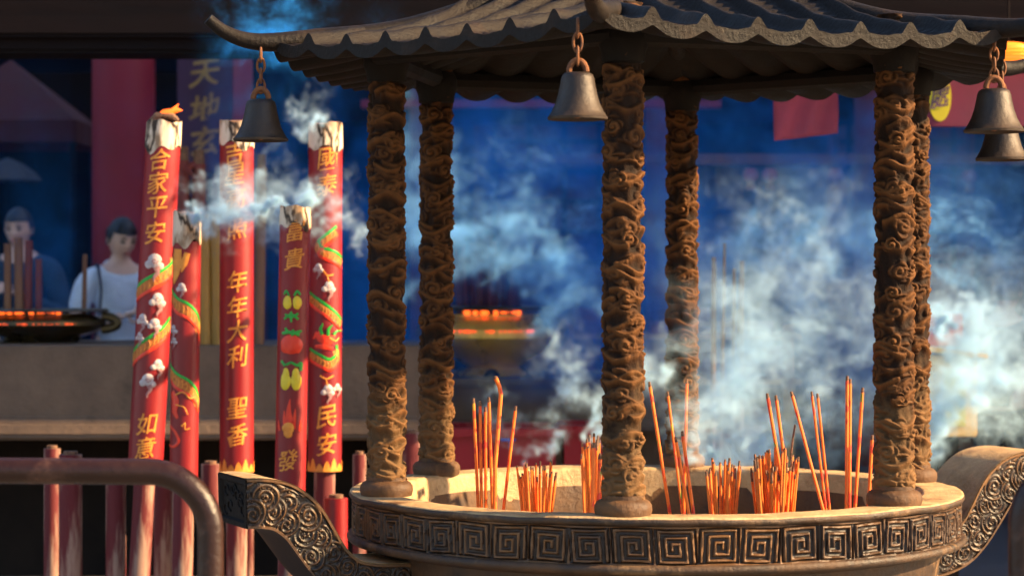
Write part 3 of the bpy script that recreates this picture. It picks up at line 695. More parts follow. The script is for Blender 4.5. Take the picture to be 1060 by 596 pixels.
s.strokes('painted_flame', 'redorange', [([(302, 412), (300, 424), (302, 440)], [1, 5, 9]), ([(296, 424), (296, 434), (299, 442)], [1, 4, 7]), ([(307, 422), (306, 433), (304, 442)], [1, 4, 7]), ([(290, 434), (290, 441), (291, 445)], [1, 4, 3]), ([(312, 434), (312, 441), (311, 445)], [1, 4, 3])], .002)
s.blobs('painted_pearl', 'gold', [(300, 442, 6, 6), (300, 447, 4.5, 5)], .004)
# 5: right stick, country wish
s = Stick('red joss stick at the right with an open mouthed dragon head and gold hem', 337, 128, 336, 487, 35, 8.35, M['stk2'], 153)
s.text([('國', 341, 165), ('泰', 340, 192), ('民', 340, 430), ('安', 340, 458)], 23)
s.dragon([[(355, 272), (347, 266), (335, 262), (330, 256), (340, 248), (349, 240)], [(322, 308), (332, 316), (343, 324), (353, 336)], [(322, 366), (332, 372), (342, 378), (350, 372), (349, 362)]], 3.2, 9, 3.2)
s.strokes('dragon_head', 'redorange', [([(328, 344), (334, 350), (342, 352), (348, 348)], [4, 9, 10, 4]), ([(328, 358), (336, 358), (345, 360)], [3, 6, 3]), ([(326, 350), (330, 346), (334, 342)], [2, 4, 2])], .003)
s.strokes('dragon_mane', 'green', [([(335, 346), (333, 340), (336, 334)], [3, 3, 1]), ([(341, 347), (341, 340), (345, 336)], [3, 3, 1]), ([(346, 346), (349, 342), (353, 342)], [3, 2, 1])], .004)
s.strokes('dragon_claw', 'gold', [([(336, 280), (340, 286), (346, 284)], 1.6), ([(340, 286), (342, 292)], 1.4), ([(333, 388), (339, 392), (346, 388)], 1.6), ([(339, 392), (340, 398)], 1.4), ([(342, 349), (348, 353), (351, 349)], 1.5)], .004)
s.clouds([(331, 277, 4), (342, 296, 5), (341, 402, 5), (350, 400, 3.5)])
s.petals(484)

# old joss sticks and ochre poles behind the painted row
g = 'unlit plain joss sticks behind the painted row'
for u0, u1, v1, wpx, mk, lab in ((212, 211, 222, 15, 'bamboo', 'ochre joss stick behind the painted row, left of its twin'), (226, 225, 222, 15, 'bamboo', 'ochre joss stick behind the painted row, right of its twin'),
                                 (188, 190, 152, 13, 'oldred', 'dark red old joss stick behind the lit one, left of two'), (206, 206, 156, 14, 'oldred', 'dark red old joss stick beside the lit one, right of two'),
                                 (268, 271, 160, 11, 'rods', 'brown patterned joss stick right of the tallest red one')):
    d = 9.95; p0 = at(u0, 0, d); p0.z = Z(358, 9.7); q = at(u1, v1, d); r = wpx / 2 / FPX * d
    t = thing('plain_joss_stick', lab, 'incense stick', p0, g)
    f = .93; MB().tube([p0, p0.lerp(q, .5), p0.lerp(q, f)], r, 20).build('body', M[mk], t)
    MB().tube([p0.lerp(q, f - .01), p0.lerp(q, 1)], [r * .9, r * .75], 16).build('burnt_tip', M['char'] if mk != 'bamboo' else M['bamboo'], t)
    if mk == 'oldred' and u0 > 200:
        MB().tube([p0.lerp(q, .95), p0.lerp(q, .9) + Vector((-.05, -.03, 0)), p0.lerp(q, .86) + Vector((-.01, -.07, 0))], [.012, .016, .008], 8).build('peeling_strip', M['oldred'], t)
# bare handles of burnt sticks
for k, (u, v, wpx, d, lab) in enumerate(((54, 464, 17, 8.6, 'shorter faded red stub at far left under the rail'), (73, 470, 24, 8.3, 'thick faded red stub second from far left'), (120, 500, 21, 8.3, 'faded stub third from the left, under the pipe rail'),
                                         (169, 482, 20, 8.75, 'pale dusty stub between the two left painted sticks'), (218, 480, 20, 8.7, 'dusty red stub left of the tallest painted stick'), (258, 470, 9, 8.9, 'slim pale stub beside the tallest painted stick'),
                                         (348, 515, 24, 7.9, 'bright red flat topped stub by the bronze bowl'), (372, 470, 14, 8.8, 'slim dark red stub behind the front left column'), (425, 448, 22, 9.2, 'dull red stub between the two left columns'))):
    p0 = Vector((X(u, d), d, .36)); q = at(u, v, d); r = wpx / 2 / FPX * d
    t = thing('joss_stub', lab, 'incense stub', p0, 'bare stubs of burnt joss sticks')
    MB().tube([p0, p0.lerp(q, .5), q], r, 24).build('body', M['stk'] if k == 6 else M['pole'], t)
    MB().lathe([(r * .62, 0), (r * .62, .012), (0.0, .012)], q, 20).build('core', M['char'], t)
# stone trough that holds them
t = thing('joss_trough', 'long grey stone trough holding the giant joss sticks', 'trough', (X(190, 8.4), 8.5, 0))
x0, x1 = X(-60, 8.4), X(440, 8.4); m = MB()
m.box(((x0 + x1) / 2, 7.72, .2), (x1 - x0, .08, .4)); m.box(((x0 + x1) / 2, 9.42, .2), (x1 - x0, .08, .4)); m.box((x0 + .04, 8.57, .2), (.08, 1.62, .4)); m.box((x1 - .04, 8.57, .2), (.08, 1.62, .4))
m.build('basin', M['ledge2'], t, smooth=False, bevel=.01); MB().box(((x0 + x1) / 2, 8.57, .18), (x1 - x0 - .17, 1.6, .36)).build('sand', M['ash'], t, smooth=False)

# ------------------------------------------------------------------ pipe barriers
def barrier(label, upost, side, d, length, vtop=488):
    r = .029; x = X(upost, d); z = Z(vtop, d); b = .135
    t = thing('pipe_barrier', label, 'railing', (x, d, 0), 'pipe barriers before the burner')
    c = Vector((x + side * b, d, z - b)); pts = [(x, d, .0), (x, d, .4), (x, d, z - b - .12), (x, d, z - b)]
    for k in range(1, 12):
        a = math.pi / 2 * k / 12; pts.append((c.x - side * b * math.cos(a), d, c.z + b * math.sin(a)))
    for f in (.0, .06, .2, .4, .6, .8, .93, 1): pts.append((x + side * (b + (length - 2 * b) * f), d, z + .012 * f))
    x2 = x + side * length
    for k in range(1, 12):
        a = math.pi / 2 * k / 12; pts.append((x2 - side * b + side * b * math.sin(a), d, z + .012 - b + b * math.cos(a)))
    pts += [(x2, d, z - b), (x2, d, .4), (x2, d, 0)]
    MB().tube(pts, r, 32).build('frame', M['pipe'], t)
    MB().tube([(x + side * r * .8, d, .42), (x2 - side * r * .8, d, .42)], .02, 16).build('lower_rail', M['pipe'], t)
    for xx in (x, x2):
        MB().lathe([(.075, 0), (.075, .012), (.04, .016), (.034, .03), (.01, .03)], (xx, d, 0), 24).build('foot', M['pipe'], t)
barrier('brown steel pipe barrier with rounded end at the lower left', 218, -1, 5.0, 1.9)
barrier('brown steel pipe barrier with rounded end at the right edge', 1058, 1, 4.9, 1.9, 478)

# ------------------------------------------------------------------ the bronze burner
CX, CY, RZ = .42, 6.75, 1.0
root = thing('incense_burner', 'large round bronze incense burner under a six column pavilion roof', 'incense burner', (CX, CY, 0))
def lathe_np(prof, n):
    prof = np.array(prof); a = np.linspace(0, 2 * np.pi, n, endpoint=False)
    P = np.stack([CX + prof[:, None, 0] * np.cos(a), CY + prof[:, None, 0] * np.sin(a), prof[:, None, 1] + 0 * a], -1); return P
# bowl (outside under the frieze, floor, inside)
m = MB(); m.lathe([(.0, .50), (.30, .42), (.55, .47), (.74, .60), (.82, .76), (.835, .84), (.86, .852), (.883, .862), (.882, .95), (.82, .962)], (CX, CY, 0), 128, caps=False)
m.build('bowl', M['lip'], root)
m = MB(); m.lathe([(.82, .966), (.79, .965), (.772, .94), (.765, .85), (.74, .66), (.5, .55), (.0, .53)], (CX, CY, 0), 128, caps=False); m.build('lining', M['bowl'], root)
# rim: flat ring with rounded lip
def arc(cx, cz, r, a0, a1, n=8): return [(cx + r * math.cos(R(a0 + (a1 - a0) * i / n)), cz + r * math.sin(R(a0 + (a1 - a0) * i / n))) for i in range(n + 1)]
prof = [(.77, .90)] + arc(.79, .985, .015, 180, 90) + [(.83, 1.0002), (.86, 1.0)] + arc(.889, .989, .011, 90, 40, 6)
P = lathe_np(prof, 220); th = np.arctan2(P[..., 1] - CY, P[..., 0] - CX)
wob = .0010 * np.sin(th * 7 + 1) + .0008 * np.sin(th * 17 + 2) + .0006 * np.sin(th * 41)
P[..., 2] += wob; rr = 1 + .0015 * np.sin(th * 11) ; P[..., 0] = CX + (P[..., 0] - CX) * rr; P[..., 1] = CY + (P[..., 1] - CY) * rr
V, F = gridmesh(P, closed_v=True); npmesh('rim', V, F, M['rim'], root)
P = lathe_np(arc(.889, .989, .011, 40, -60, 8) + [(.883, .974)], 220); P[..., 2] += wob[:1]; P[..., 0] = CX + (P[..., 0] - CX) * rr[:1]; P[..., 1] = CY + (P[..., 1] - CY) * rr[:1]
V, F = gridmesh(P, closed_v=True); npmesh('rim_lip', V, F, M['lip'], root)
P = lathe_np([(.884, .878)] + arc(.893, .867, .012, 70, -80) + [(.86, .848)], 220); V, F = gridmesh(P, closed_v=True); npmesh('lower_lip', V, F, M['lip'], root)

def smooth01(x): x = np.clip(x, 0, 1); return x * x * (3 - 2 * x)
# meander band
NP = 50; nu = NP * 40; nv = 44
tu = np.linspace(0, 2 * np.pi, nu, endpoint=False); tv = np.linspace(0, 1, nv)
U, Vv = np.meshgrid(tu, tv, indexing='ij')
pi_ = np.floor(U / (2 * np.pi / NP)).astype(int); fx = (U / (2 * np.pi / NP)) % 1
rj = np.random.default_rng(2); jit = rj.uniform(-1, 1, (NP, 6))
fx2 = fx + (jit[pi_, 0] * .07) * (Vv - .5); fy = Vv + .02 * np.sin(U * 23)
x = (fx2 - .5) * 1.0; y = (fy - .5) * .92
flip = np.where(pi_ % 2 == 0, 1, -1) * np.where(np.sin(U * .5) > 5, -1, 1); x = x * flip
def seg(x, y, x0, y0, x1, y1):
    if x0 == x1: return np.maximum(np.abs(x - x0), np.maximum(min(y0, y1) - y, y - max(y0, y1)))
    return np.maximum(np.abs(y - y0), np.maximum(min(x0, x1) - x, x - max(x0, x1)))
path = [(-.40, -.36), (-.40, .36), (.38, .36), (.38, -.36), (-.24, -.36), (-.24, .21), (.23, .21), (.23, -.21), (-.09, -.21), (-.09, .07), (.09, .07), (.09, -.07)]
D = np.full_like(x, 9.)
for a, b in zip(path[:-1], path[1:]): D = np.minimum(D, seg(x, y, a[0], a[1], b[0], b[1]))
wn = .003 * np.sin(U * 61 + Vv * 9) + .002 * np.sin(U * 97 - Vv * 11)
hgt = smooth01((.046 + wn - D) / .028)
hgt = np.maximum(hgt, smooth01((np.abs(x) - .475) / .02) * .9)               # panel divider
hgt = np.maximum(hgt, smooth01((np.abs(fy - .5) - .445) / .025) * .95)         # top and bottom border
wear = .5 + .5 * np.sin(U * 3 + 1) * np.sin(U * 7.3 + Vv * 4)
r_ = .8835 + .0075 * hgt; zz = .877 + (.977 - .877) * Vv
P = np.stack([CX + r_ * np.cos(U), CY + r_ * np.sin(U), zz], -1)
V, F = gridmesh(P, closed_u=True); npmesh('meander_band', V, F, M['frz'], root, att={'relief': hgt * (.72 + .28 * wear)})

# cloud relief shared by columns and handles
def cloud_field(S, T, wrap, H, seed, row=.072, rad=(.020, .030), ribbons=True, per=3, nrib=2):
    rn = np.random.default_rng(seed); h = np.zeros_like(S)
    def dS(a):
        d_ = S - a
        return d_ - wrap * np.round(d_ / wrap) if wrap else d_
    nrow = int(H / row) + 1
    for i in range(nrow):
        t0 = (i + .5) * row
        if ribbons:
            for k in range(nrib):
                a0 = rn.uniform(0, wrap or 1); span = rn.uniform(.30, .55) * (wrap or .3); ph = rn.uniform(0, 6); tt = t0 + rn.uniform(-.02, .02)
                yc = tt + .010 * np.sin(dS(a0) * 2 * np.pi / (wrap or .3) * 1.5 + ph) + .006 * np.sin(dS(a0) * 60 + ph)
                d_ = T - yc; prof = np.where(d_ > 0, np.exp(-(d_ / .0045) ** 2), np.exp(-(d_ / .016) ** 2))
                win = smooth01((span / 2 - np.abs(dS(a0))) / .012)
                h = np.maximum(h, .0115 * prof * win)
        for k in range(per):
            a0 = ((k + .5 * (i % 2)) / per + rn.uniform(-.10, .10)) * (wrap or 1); tt = t0 + rn.uniform(-.018, .018); rd = rn.uniform(*rad); hand = rn.choice([-1, 1])
            dx = dS(a0); dy = (T - tt) * 1.1; rr = np.hypot(dx, dy); an = np.arctan2(dy, dx)
            env = smooth01((rd * (1 + .18 * np.sin(an * 3 + i)) - rr) / (.28 * rd))
            sp = .5 + .5 * np.cos(2 * np.pi * rr / (rd * .52) - hand * an + i)
            hh = env * (.0040 + .0064 * sp ** .6 + .005 * np.exp(-(rr / (.26 * rd)) ** 2))
            h = np.maximum(h, hh)
            # trailing tail
            tl = rd * rn.uniform(1.8, 2.8); sx = hand; q = dx * sx; yc = -.55 * rd + .35 * rd * np.sin(q / rd * 1.3)
            prof = np.exp(-((dy - yc) / (.0058 + .002 * rn.random())) ** 2) * smooth01(q / (.4 * rd)) * smooth01((tl - q) / (.8 * rd))
            h = np.maximum(h, .0085 * prof)
    return h
COLPOS = {'F': (-.131, -.80), 'L': (-.778, -.225), 'BL': (-.66, .51), 'B': (.144, .838), 'BR': (.802, .237), 'RR': (.62, -.524)}
col_labels = {}
HC = 1.30
def column(key, px, py, seed):
    wrap = 2 * np.pi * .050; n = 150; m_ = 640
    a = np.linspace(0, 2 * np.pi, n, endpoint=False); T = np.linspace(0, HC, m_); A, TT = np.meshgrid(a, T, indexing='ij')
    h = cloud_field(A * .050, TT, wrap, HC, seed, row=.072, rad=(.024, .038), per=2, nrib=3); h = np.maximum(h, .72 * cloud_field(A * .050, TT + .02, wrap, HC + .05, seed + 31, row=.055, rad=(.03, .04), per=2, nrib=3))
    rn = np.random.default_rng(seed + 50)
    h = h + .0009 * np.sin(A * 9 + TT * 40) + .0012 * rn.random(h.shape) ** 4
    r_ = .0455 - .003 * TT / HC + h * 1.12
    x_, y_ = CX + px, CY + py
    P = np.stack([x_ + r_ * np.cos(A), y_ + r_ * np.sin(A), RZ + .03 + TT], -1)
    V, F = gridmesh(P, closed_u=True)
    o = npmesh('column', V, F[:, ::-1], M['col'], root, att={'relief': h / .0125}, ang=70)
    m = MB(); m.lathe([(.02, -.002), (.072, -.002), (.076, .012), (.075, .026), (.068, .036), (.056, .042), (.056, .052), (.045, .054)], (x_, y_, RZ), 40)
    q = m.build('column_base', M['bowl'], root); q2 = q; q2.parent = o; q2.location = (0, 0, 0)
    m = MB(); m.lathe([(.045, 0), (.056, .006), (.058, .03), (.066, .05), (.066, .08), (.05, .11)], (x_, y_, RZ + 1.17), 24)
    q = m.build('capital', M['underside'], root); q.parent = o
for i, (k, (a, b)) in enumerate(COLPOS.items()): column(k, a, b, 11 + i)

# handles
HD = Vector((-.914, -.407, 0))
def handle(sgn):
    dr = HD * sgn; bn = Vector((.407, -.914, 0))              # bn: broad direction, towards the camera
    key = np.array([(.80, .765), (.86, .765), (.93, .770), (1.0, .79), (1.055, .84), (1.095, .90), (1.135, .962), (1.19, 1.003), (1.25, 1.013), (1.29, 1.012)])
    tt = np.arange(len(key)); t2 = np.linspace(0, len(key) - 1, 260); c = np.stack([np.interp(t2, tt, key[:, 0]), np.interp(t2, tt, key[:, 1])], 1)
    for _ in range(150): c[1:-1] = (c[:-2] + 2 * c[1:-1] + c[2:]) / 4
    T = np.gradient(c, axis=0); L = np.r_[0, np.cumsum(np.linalg.norm(np.diff(c, axis=0), axis=1))]; T /= np.linalg.norm(T, axis=1)[:, None]; N = np.stack([-T[:, 1], T[:, 0]], 1)
    hb, ht = .125, .066; k = 44
    thick = ht * (1 - .12 * np.exp(-((L - .25) / .12) ** 2))
    cs = np.linspace(-1, 1, k)
    Sg, Cg = np.meshgrid(L, cs * ht, indexing='ij')
    h = cloud_field(Sg, Cg + ht, 0, 2 * ht, 5, row=.066, rad=(.024, .034), ribbons=False, per=12) * 1.0
    h0 = np.zeros_like(h); rn = np.random.default_rng(3)
    for i in range(19):
        s0 = (i + .5) / 19 * L[-1]; t0 = (.024 if i % 2 else -.024) + rn.uniform(-.012, .012); rd = rn.uniform(.034, .052); hand = 1 if i % 2 else -1
        dx, dy = Sg - s0, Cg - t0; rr = np.hypot(dx, dy); an = np.arctan2(dy, dx); env = smooth01((rd - rr) / (.15 * rd))
        sp = (.5 + .5 * np.cos(2 * np.pi * rr / (.0145) - hand * an)) * (.75 + .25 * np.cos(an * 3 + i)); h0 = np.where(env > 0, np.maximum(h0 * (1 - env), env * sp), h0)
    h0 = np.maximum(h0, .8 * (.5 + .5 * np.sin((Cg * 260 + 2.2 * np.sin(Sg * 55)))) * (h0 < .02))
    edge = smooth01((np.abs(Cg) / ht - .87) / .04); h0 = np.maximum(h0 * (1 - edge), edge)
    relf = h0 * .006
    def ring(side):  # points on the broad sides
        off = hb + relf
        return off * side
    P = []; att = []
    cen = np.stack([CX + dr.x * c[:, 0], CY + dr.y * c[:, 0], c[:, 1]], -1); Nv = np.stack([dr.x * N[:, 0], dr.y * N[:, 0], N[:, 1]], -1); bv = np.array(bn)
    fr = cen[:, None] + Nv[:, None] * (cs[None, :, None] * thick[:, None, None]) + bv * ring(1)[..., None]
    bk = cen[:, None] + Nv[:, None] * (cs[None, ::-1, None] * thick[:, None, None]) - bv * (hb + relf[:, ::-1])[..., None]
    nb = 10; fs = np.linspace(1, -1, nb + 2)[1:-1]
    top = cen[:, None] + Nv[:, None] * (thick[:, None, None] * 1.0) + bv * (fs * hb)[None, :, None]
    bot = cen[:, None] - Nv[:, None] * (thick[:, None, None] * 1.0) + bv * (-fs * hb)[None, :, None]
    loop = np.concatenate([fr, top, bk, bot], 1); att = np.concatenate([h0, np.full((len(c), nb), .62), h0[:, ::-1], np.full((len(c), nb), .5)], 1)
    V, F = gridmesh(loop, closed_v=True)
    o = npmesh('handle', V, F, M['hand'], root, att={'relief': att}, ang=40)
    # end face with a sunk panel
    e = cen[-1]; dv = np.array(dr); m = MB()
    def q(x_, y_, z_): return tuple(e + bv * x_ + Nv[-1] * y_ + dv * z_)
    W, H_ = hb, float(thick[-1])
    outer = [q(-W, -H_, 0), q(W, -H_, 0), q(W, H_, 0), q(-W, H_, 0)]; o2 = [q(-W, -H_, .004), q(W, -H_, .004), q(W, H_, .004), q(-W, H_, .004)]
    inn = [q(-W * .88, -H_ * .8, .004), q(W * .88, -H_ * .8, .004), q(W * .88, H_ * .8, .004), q(-W * .88, H_ * .8, .004)]; in2 = [q(-W * .84, -H_ * .72, -.006), q(W * .84, -H_ * .72, -.006), q(W * .84, H_ * .72, -.006), q(-W * .84, H_ * .72, -.006)]
    m.add(outer + o2 + inn + in2, [(i, (i + 1) % 4, 4 + (i + 1) % 4, 4 + i) for i in range(4)] + [(4 + i, 4 + (i + 1) % 4, 8 + (i + 1) % 4, 8 + i) for i in range(4)] + [(8 + i, 8 + (i + 1) % 4, 12 + (i + 1) % 4, 12 + i) for i in range(4)] + [(12, 13, 14, 15)])
    for i in range(9):
        m.tube([q(W * .7 * math.sin(i * 2.4) * .9 + .02 * math.cos(t_), H_ * .45 * math.cos(i * 1.7) + .014 * math.sin(t_), -.004) for t_ in np.linspace(0, 5, 8)], .003, 6)
    m.build('end_panel', M['roof'], o)
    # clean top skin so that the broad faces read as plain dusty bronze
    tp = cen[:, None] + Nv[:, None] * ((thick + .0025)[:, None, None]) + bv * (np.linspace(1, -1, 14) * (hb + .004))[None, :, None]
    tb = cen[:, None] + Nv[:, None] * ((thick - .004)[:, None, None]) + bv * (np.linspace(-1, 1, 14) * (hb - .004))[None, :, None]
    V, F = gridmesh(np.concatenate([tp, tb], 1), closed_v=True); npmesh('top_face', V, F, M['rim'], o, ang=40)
handle(1); handle(-1)
for k in range(3):
    a = 2 * math.pi * k / 3 + .35; dx, dy = math.cos(a), math.sin(a)
    MB().tube([(CX + .55 * dx, CY + .55 * dy, .55), (CX + .66 * dx, CY + .66 * dy, .40), (CX + .64 * dx, CY + .64 * dy, .2), (CX + .68 * dx, CY + .68 * dy, .05), (CX + .72 * dx, CY + .72 * dy, 0)], [.14, .12, .08, .09, .11], 20).build('leg', M['bowl'], root)
o = MB().lathe([(.755, .800), (.758, .822), (.6, .835), (.3, .842), (.0, .845)], (CX, CY, 0), 96).build('ash_bed', M['ash'], loc=(CX, CY, .8))
tag(o, 'pale grey bed of ash filling the bronze bowl', 'ash', kind='stuff')

# roof
TH0 = -.18
def hexdir(a): return np.array([math.sin(a), -math.cos(a)])
TILT = .004
def zf(p): return CAMZ + .646 + .10 * np.clip(1 - p, 0, 1) + .40 * np.clip(1 - p, 0, 1) ** 2
np_, nw = 150, 260; sp_ = 1.155 / 8
def roofsurf(p, q, facet, top=True):
    wv = q * .5774 * p
    j = np.round(wv / sp_); dw = wv - j * sp_; tt = np.clip(np.abs(dw) / (sp_ / 2), 0, 1)
    h = .027 * (np.abs(j) < 3.5) * np.exp(-(np.abs(dw) / .0190) ** 2.6) + .014 * (1 - tt) ** 2
    if not top: h = .012 * np.exp(-(np.abs(dw) / .030) ** 2) + .014 * (1 - tt) ** 2
    if top:
        fr_ = ((p + .013 * np.sin(j * 3.1)) / .036) % 1; h = h + .0065 * fr_ * smooth01((tt - .30) / .2)
        h = h + .0016 * np.sin(p * 46 + j * 2) * np.exp(-(np.abs(dw) / .03) ** 2) + .0012 * np.sin(wv * 90 + p * 30)
    lift = .030 * np.abs(q) ** 3.0 * smooth01((p - .6) / .4)
    return wv, zf(p) + h + lift
verts = []; faces = []; off = 0; sv = []; sf = []; so_ = 0
for f in range(6):
    am = TH0 + (f + .5) * math.pi / 3; dm = hexdir(am); dl = np.array([math.cos(am), math.sin(am)])
    p = np.linspace(.10, 1.0, np_); q = np.linspace(-1, 1, nw); Pg, Qg = np.meshgrid(p, q, indexing='ij')
    for top in (True, False):
        wv, z = roofsurf(Pg, Qg, f, top)
        if not top: z = z - .030 - .01 * (1 - Pg)
        x_ = CX + dm[0] * Pg + dl[0] * wv; y_ = CY + dm[1] * Pg + dl[1] * wv; z = z + TILT * (y_ - CY)
        V, F = gridmesh(np.stack([x_, y_, z], -1)); verts.append(V)
        if top: faces.append(F + off)
        else: sv.append(V); sf.append(F[:, ::-1] + so_); so_ += len(V)
        if top: et = off + (np_ - 1) * nw + np.arange(nw)
        else:
            eb = off + (np_ - 1) * nw + np.arange(nw); faces.append(np.stack([et[:-1], eb[:-1], eb[1:], et[1:]], -1))
        off += len(V)
npmesh('tiled_roof', np.concatenate(verts), np.concatenate(faces), M['roof'], root, ang=50)
npmesh('soffit', np.concatenate(sv), np.concatenate(sf), M['underside'], root, ang=50)
rk = np.array([(.16, 1.10), (.30, .945), (.45, .845), (.6, .785), (.79, .722), (.95, .703), (1.09, .688), (1.19, .680), (1.25, .690), (1.30, .712), (1.335, .742)])
CORNER = [TH0 + k * math.pi / 3 for k in range(6)]
for a in CORNER:
    dcx = hexdir(a); t2 = np.linspace(0, len(rk) - 1, 60); rr = np.interp(t2, np.arange(len(rk)), rk[:, 0]); zz = np.interp(t2, np.arange(len(rk)), rk[:, 1])
    for _ in range(12): rr[1:-1] = (rr[:-2] + 2 * rr[1:-1] + rr[2:]) / 4; zz[1:-1] = (zz[:-2] + 2 * zz[1:-1] + zz[2:]) / 4
    pts = [(CX + dcx[0] * r, CY + dcx[1] * r, CAMZ + z + TILT * dcx[1] * r) for r, z in zip(rr, zz)]
    rad = [.032 if r < 1.05 else .030 - .014 * ((r - 1.05) / .285) ** 1.3 for r in rr]
    MB().tube(pts, rad, 20, flat=1.0).build('ridge_horn', M['roof'], root, ang=80)
m = MB(); m.lathe([(.30, CAMZ + .93), (.20, CAMZ + 1.02), (.12, CAMZ + 1.10), (.10, CAMZ + 1.16), (.16, CAMZ + 1.22), (.14, CAMZ + 1.32), (.05, CAMZ + 1.4), (.07, CAMZ + 1.45), (.0, CAMZ + 1.54)], (CX, CY, 0), 40); m.build('finial', M['roof'], root)
# ring beam under the eaves
m = MB(); pts = []
for a in CORNER: dcx = hexdir(a); pts.append((CX + dcx[0] * .85, CY + dcx[1] * .85, CAMZ + .66 + TILT * dcx[1] * .85))
for i in range(6):
    a, b = Vector(pts[i]), Vector(pts[(i + 1) % 6]); m.tube([a, b], .03, 8)
m.build('ring_beam', M['underside'], root)

# bells
def link_chain(p0, p1, n, parent, name='chain'):
    m = MB(); p0, p1 = Vector(p0), Vector(p1)
    for i in range(n):
        c = p0.lerp(p1, (i + .5) / n); L = (p0 - p1).length / n * .68; ww = .0105
        pts = []
        for k in range(16):
            a = 2 * math.pi * k / 16; xx = ww * math.cos(a); zz = L * math.sin(a) * (1 if abs(math.sin(a)) > .3 else 1)
            pts.append((c.x + (xx if i % 2 else 0), c.y + (0 if i % 2 else xx), c.z + zz))
        m.tube(pts, .0036, 8, caps=False, closed=True)
    return m.build(name, M['chain'], parent)
def bell(label, u, vtop, vbot, rpx, d, zhook, hx=0):
    c = at(u, vbot, d); H = (vbot - vtop) / FPX * d; r = rpx / FPX * d
    t = thing('bell', label, 'bell', c, 'bronze bells under the roof corners')
    prof = [(r * .93, .004), (r * .985, 0), (r, .006), (r * .97, H * .06), (r * .86, H * .17), (r * .74, H * .33), (r * .65, H * .52), (r * .585, H * .72), (r * .55, H * .86), (r * .50, H * .95), (r * .40, H * .99), (.001, H)]
    inner = [(.001, H * .9), (r * .45, H * .86), (r * .56, H * .5), (r * .72, H * .22), (r * .93, .004)]
    MB().lathe(inner + prof[1:], c, 64).build('body', M['bell'], t, ang=60)
    m = MB(); pts = [(c.x + .021 * math.cos(a), c.y, c.z + H + .001 + .028 * math.sin(a)) for a in np.linspace(0, math.pi, 14)]; m.tube(pts, [.008] * 14, 10); 
    m.build('hanger', M['chain'], t)
    ztop = c.z + H + .022; n = max(3, int(round((zhook - ztop) / .030)))
    link_chain((c.x, c.y, zhook), (c.x, c.y, ztop), n, t)
    m = MB(); m.tube([(c.x, c.y, c.z + H * .9), (c.x, c.y, c.z + H * .2)], .004, 8); m.ball((c.x, c.y, c.z + H * .14), .014, 12); m.build('clapper', M['chain'], t)
bell('bronze bell hanging at the left roof corner near the red joss sticks', 270, 103, 146, 28.5, 6.30, CAMZ + .655)
bell('bronze bell hanging in front of the middle column', 598, 75, 124, 31.5, 5.62, CAMZ + .655)
bell('bronze bell hanging nearest at the right roof corner', 1029, 92, 137, 31.5, 6.02, CAMZ + .655)
bell('bronze bell half hidden behind the nearest right bell', 1037, 119, 166, 27, 6.50, CAMZ + .672)
p = Vector((CX + .2, CY + 1.0, CAMZ + .655)); MB().tube([(X(733, 7.75) + .016 * math.cos(a), 7.75, Z(91, 7.75) + .016 * math.sin(a)) for a in np.linspace(0, 6.0, 18)], .004, 8).build('roof_ring', M['chain'], root)

# ------------------------------------------------------------------ incense in the ash
def incense(u0, u1, v1, d, r, label, group, mk='inc', bend=None, burnt=.014):
    z0 = .835; p0 = Vector((X(u0, d), d, z0)); p1 = at(u1, v1, d + random.uniform(-.04, .04))
    t = thing('incense_stick', label, 'incense stick', p0, group)
    dirv = (p1 - p0).normalized(); pts = [p0, p0.lerp(p1, .35), p0.lerp(p1, .7), p1 - dirv * burnt]
    if bend: pts = [p0, p0.lerp(p1, .5)] + [at(*b, d) for b in bend] + [p1]
    MB().tube(pts, r, 10).build('shaft', M[mk], t)
    if bend: MB().ball(p1, r * 1.05, 8).build('burnt_tip', M['char'], t)
    else: MB().tube([pts[-1] - dirv * .002, p1], [r * .96, r * .8], 8).build('burnt_tip', M['char'], t)
LNG = 'long printed incense sticks'
for u0, u1, v1, lab in ((497, 490, 412, 'leftmost long orange incense stick at the left of the bowl'), (499, 497, 415, 'long orange incense stick second from the left of the bowl'), (503, 502.5, 421, 'long orange incense stick third from the left of the bowl'), (511, 506, 411, 'long orange incense stick just left of the bent one'), (516, 534, 420, 'long orange incense stick leaning right at the left of the bowl')):
    incense(u0, u1, v1, 6.55, .0047, lab, LNG)
incense(512, 513, 391, 6.50, .0062, 'long orange incense stick whose top is bent over', LNG, bend=[(516, 440), (517.5, 420), (518.5, 408), (517, 400)])
for u0, u1, v1, d, lab in ((700, 672, 395, 6.5, 'long orange stick leaning left, just right of the front column'), (711, 691, 405, 6.6, 'thinner long stick leaning left beside the front column'), (722, 699, 452, 6.3, 'short leaning orange stick, left one of a crossed pair'), (725, 706, 446, 6.3, 'short leaning orange stick, right one of a crossed pair'), (707, 711, 392, 6.9, 'upright slim stick before the back column'),
                            (823, 794, 407, 6.4, 'long orange stick leaning left over the dense bundle'), (825, 803, 409, 6.45, 'long orange stick close to the one over the dense bundle'), (862, 819, 405, 6.7, 'faint long stick leaning far left in the smoke'), (860, 840, 405, 6.6, 'thin long stick, left of a pair in the smoke'), (863, 846, 407, 6.65, 'thin long stick, right of a pair in the smoke'),
                            (876, 877, 389, 6.4, 'tallest upright orange stick left of the right column'), (879, 880, 392, 6.42, 'upright orange stick touching the tallest one'), (882, 893, 401, 6.5, 'orange stick leaning right near the right column'), (896, 903, 450, 6.4, 'broad orange stick half behind the right column')):
    incense(u0, u1, v1, d, .0048 if 'thin' not in lab else .0038, lab, LNG)
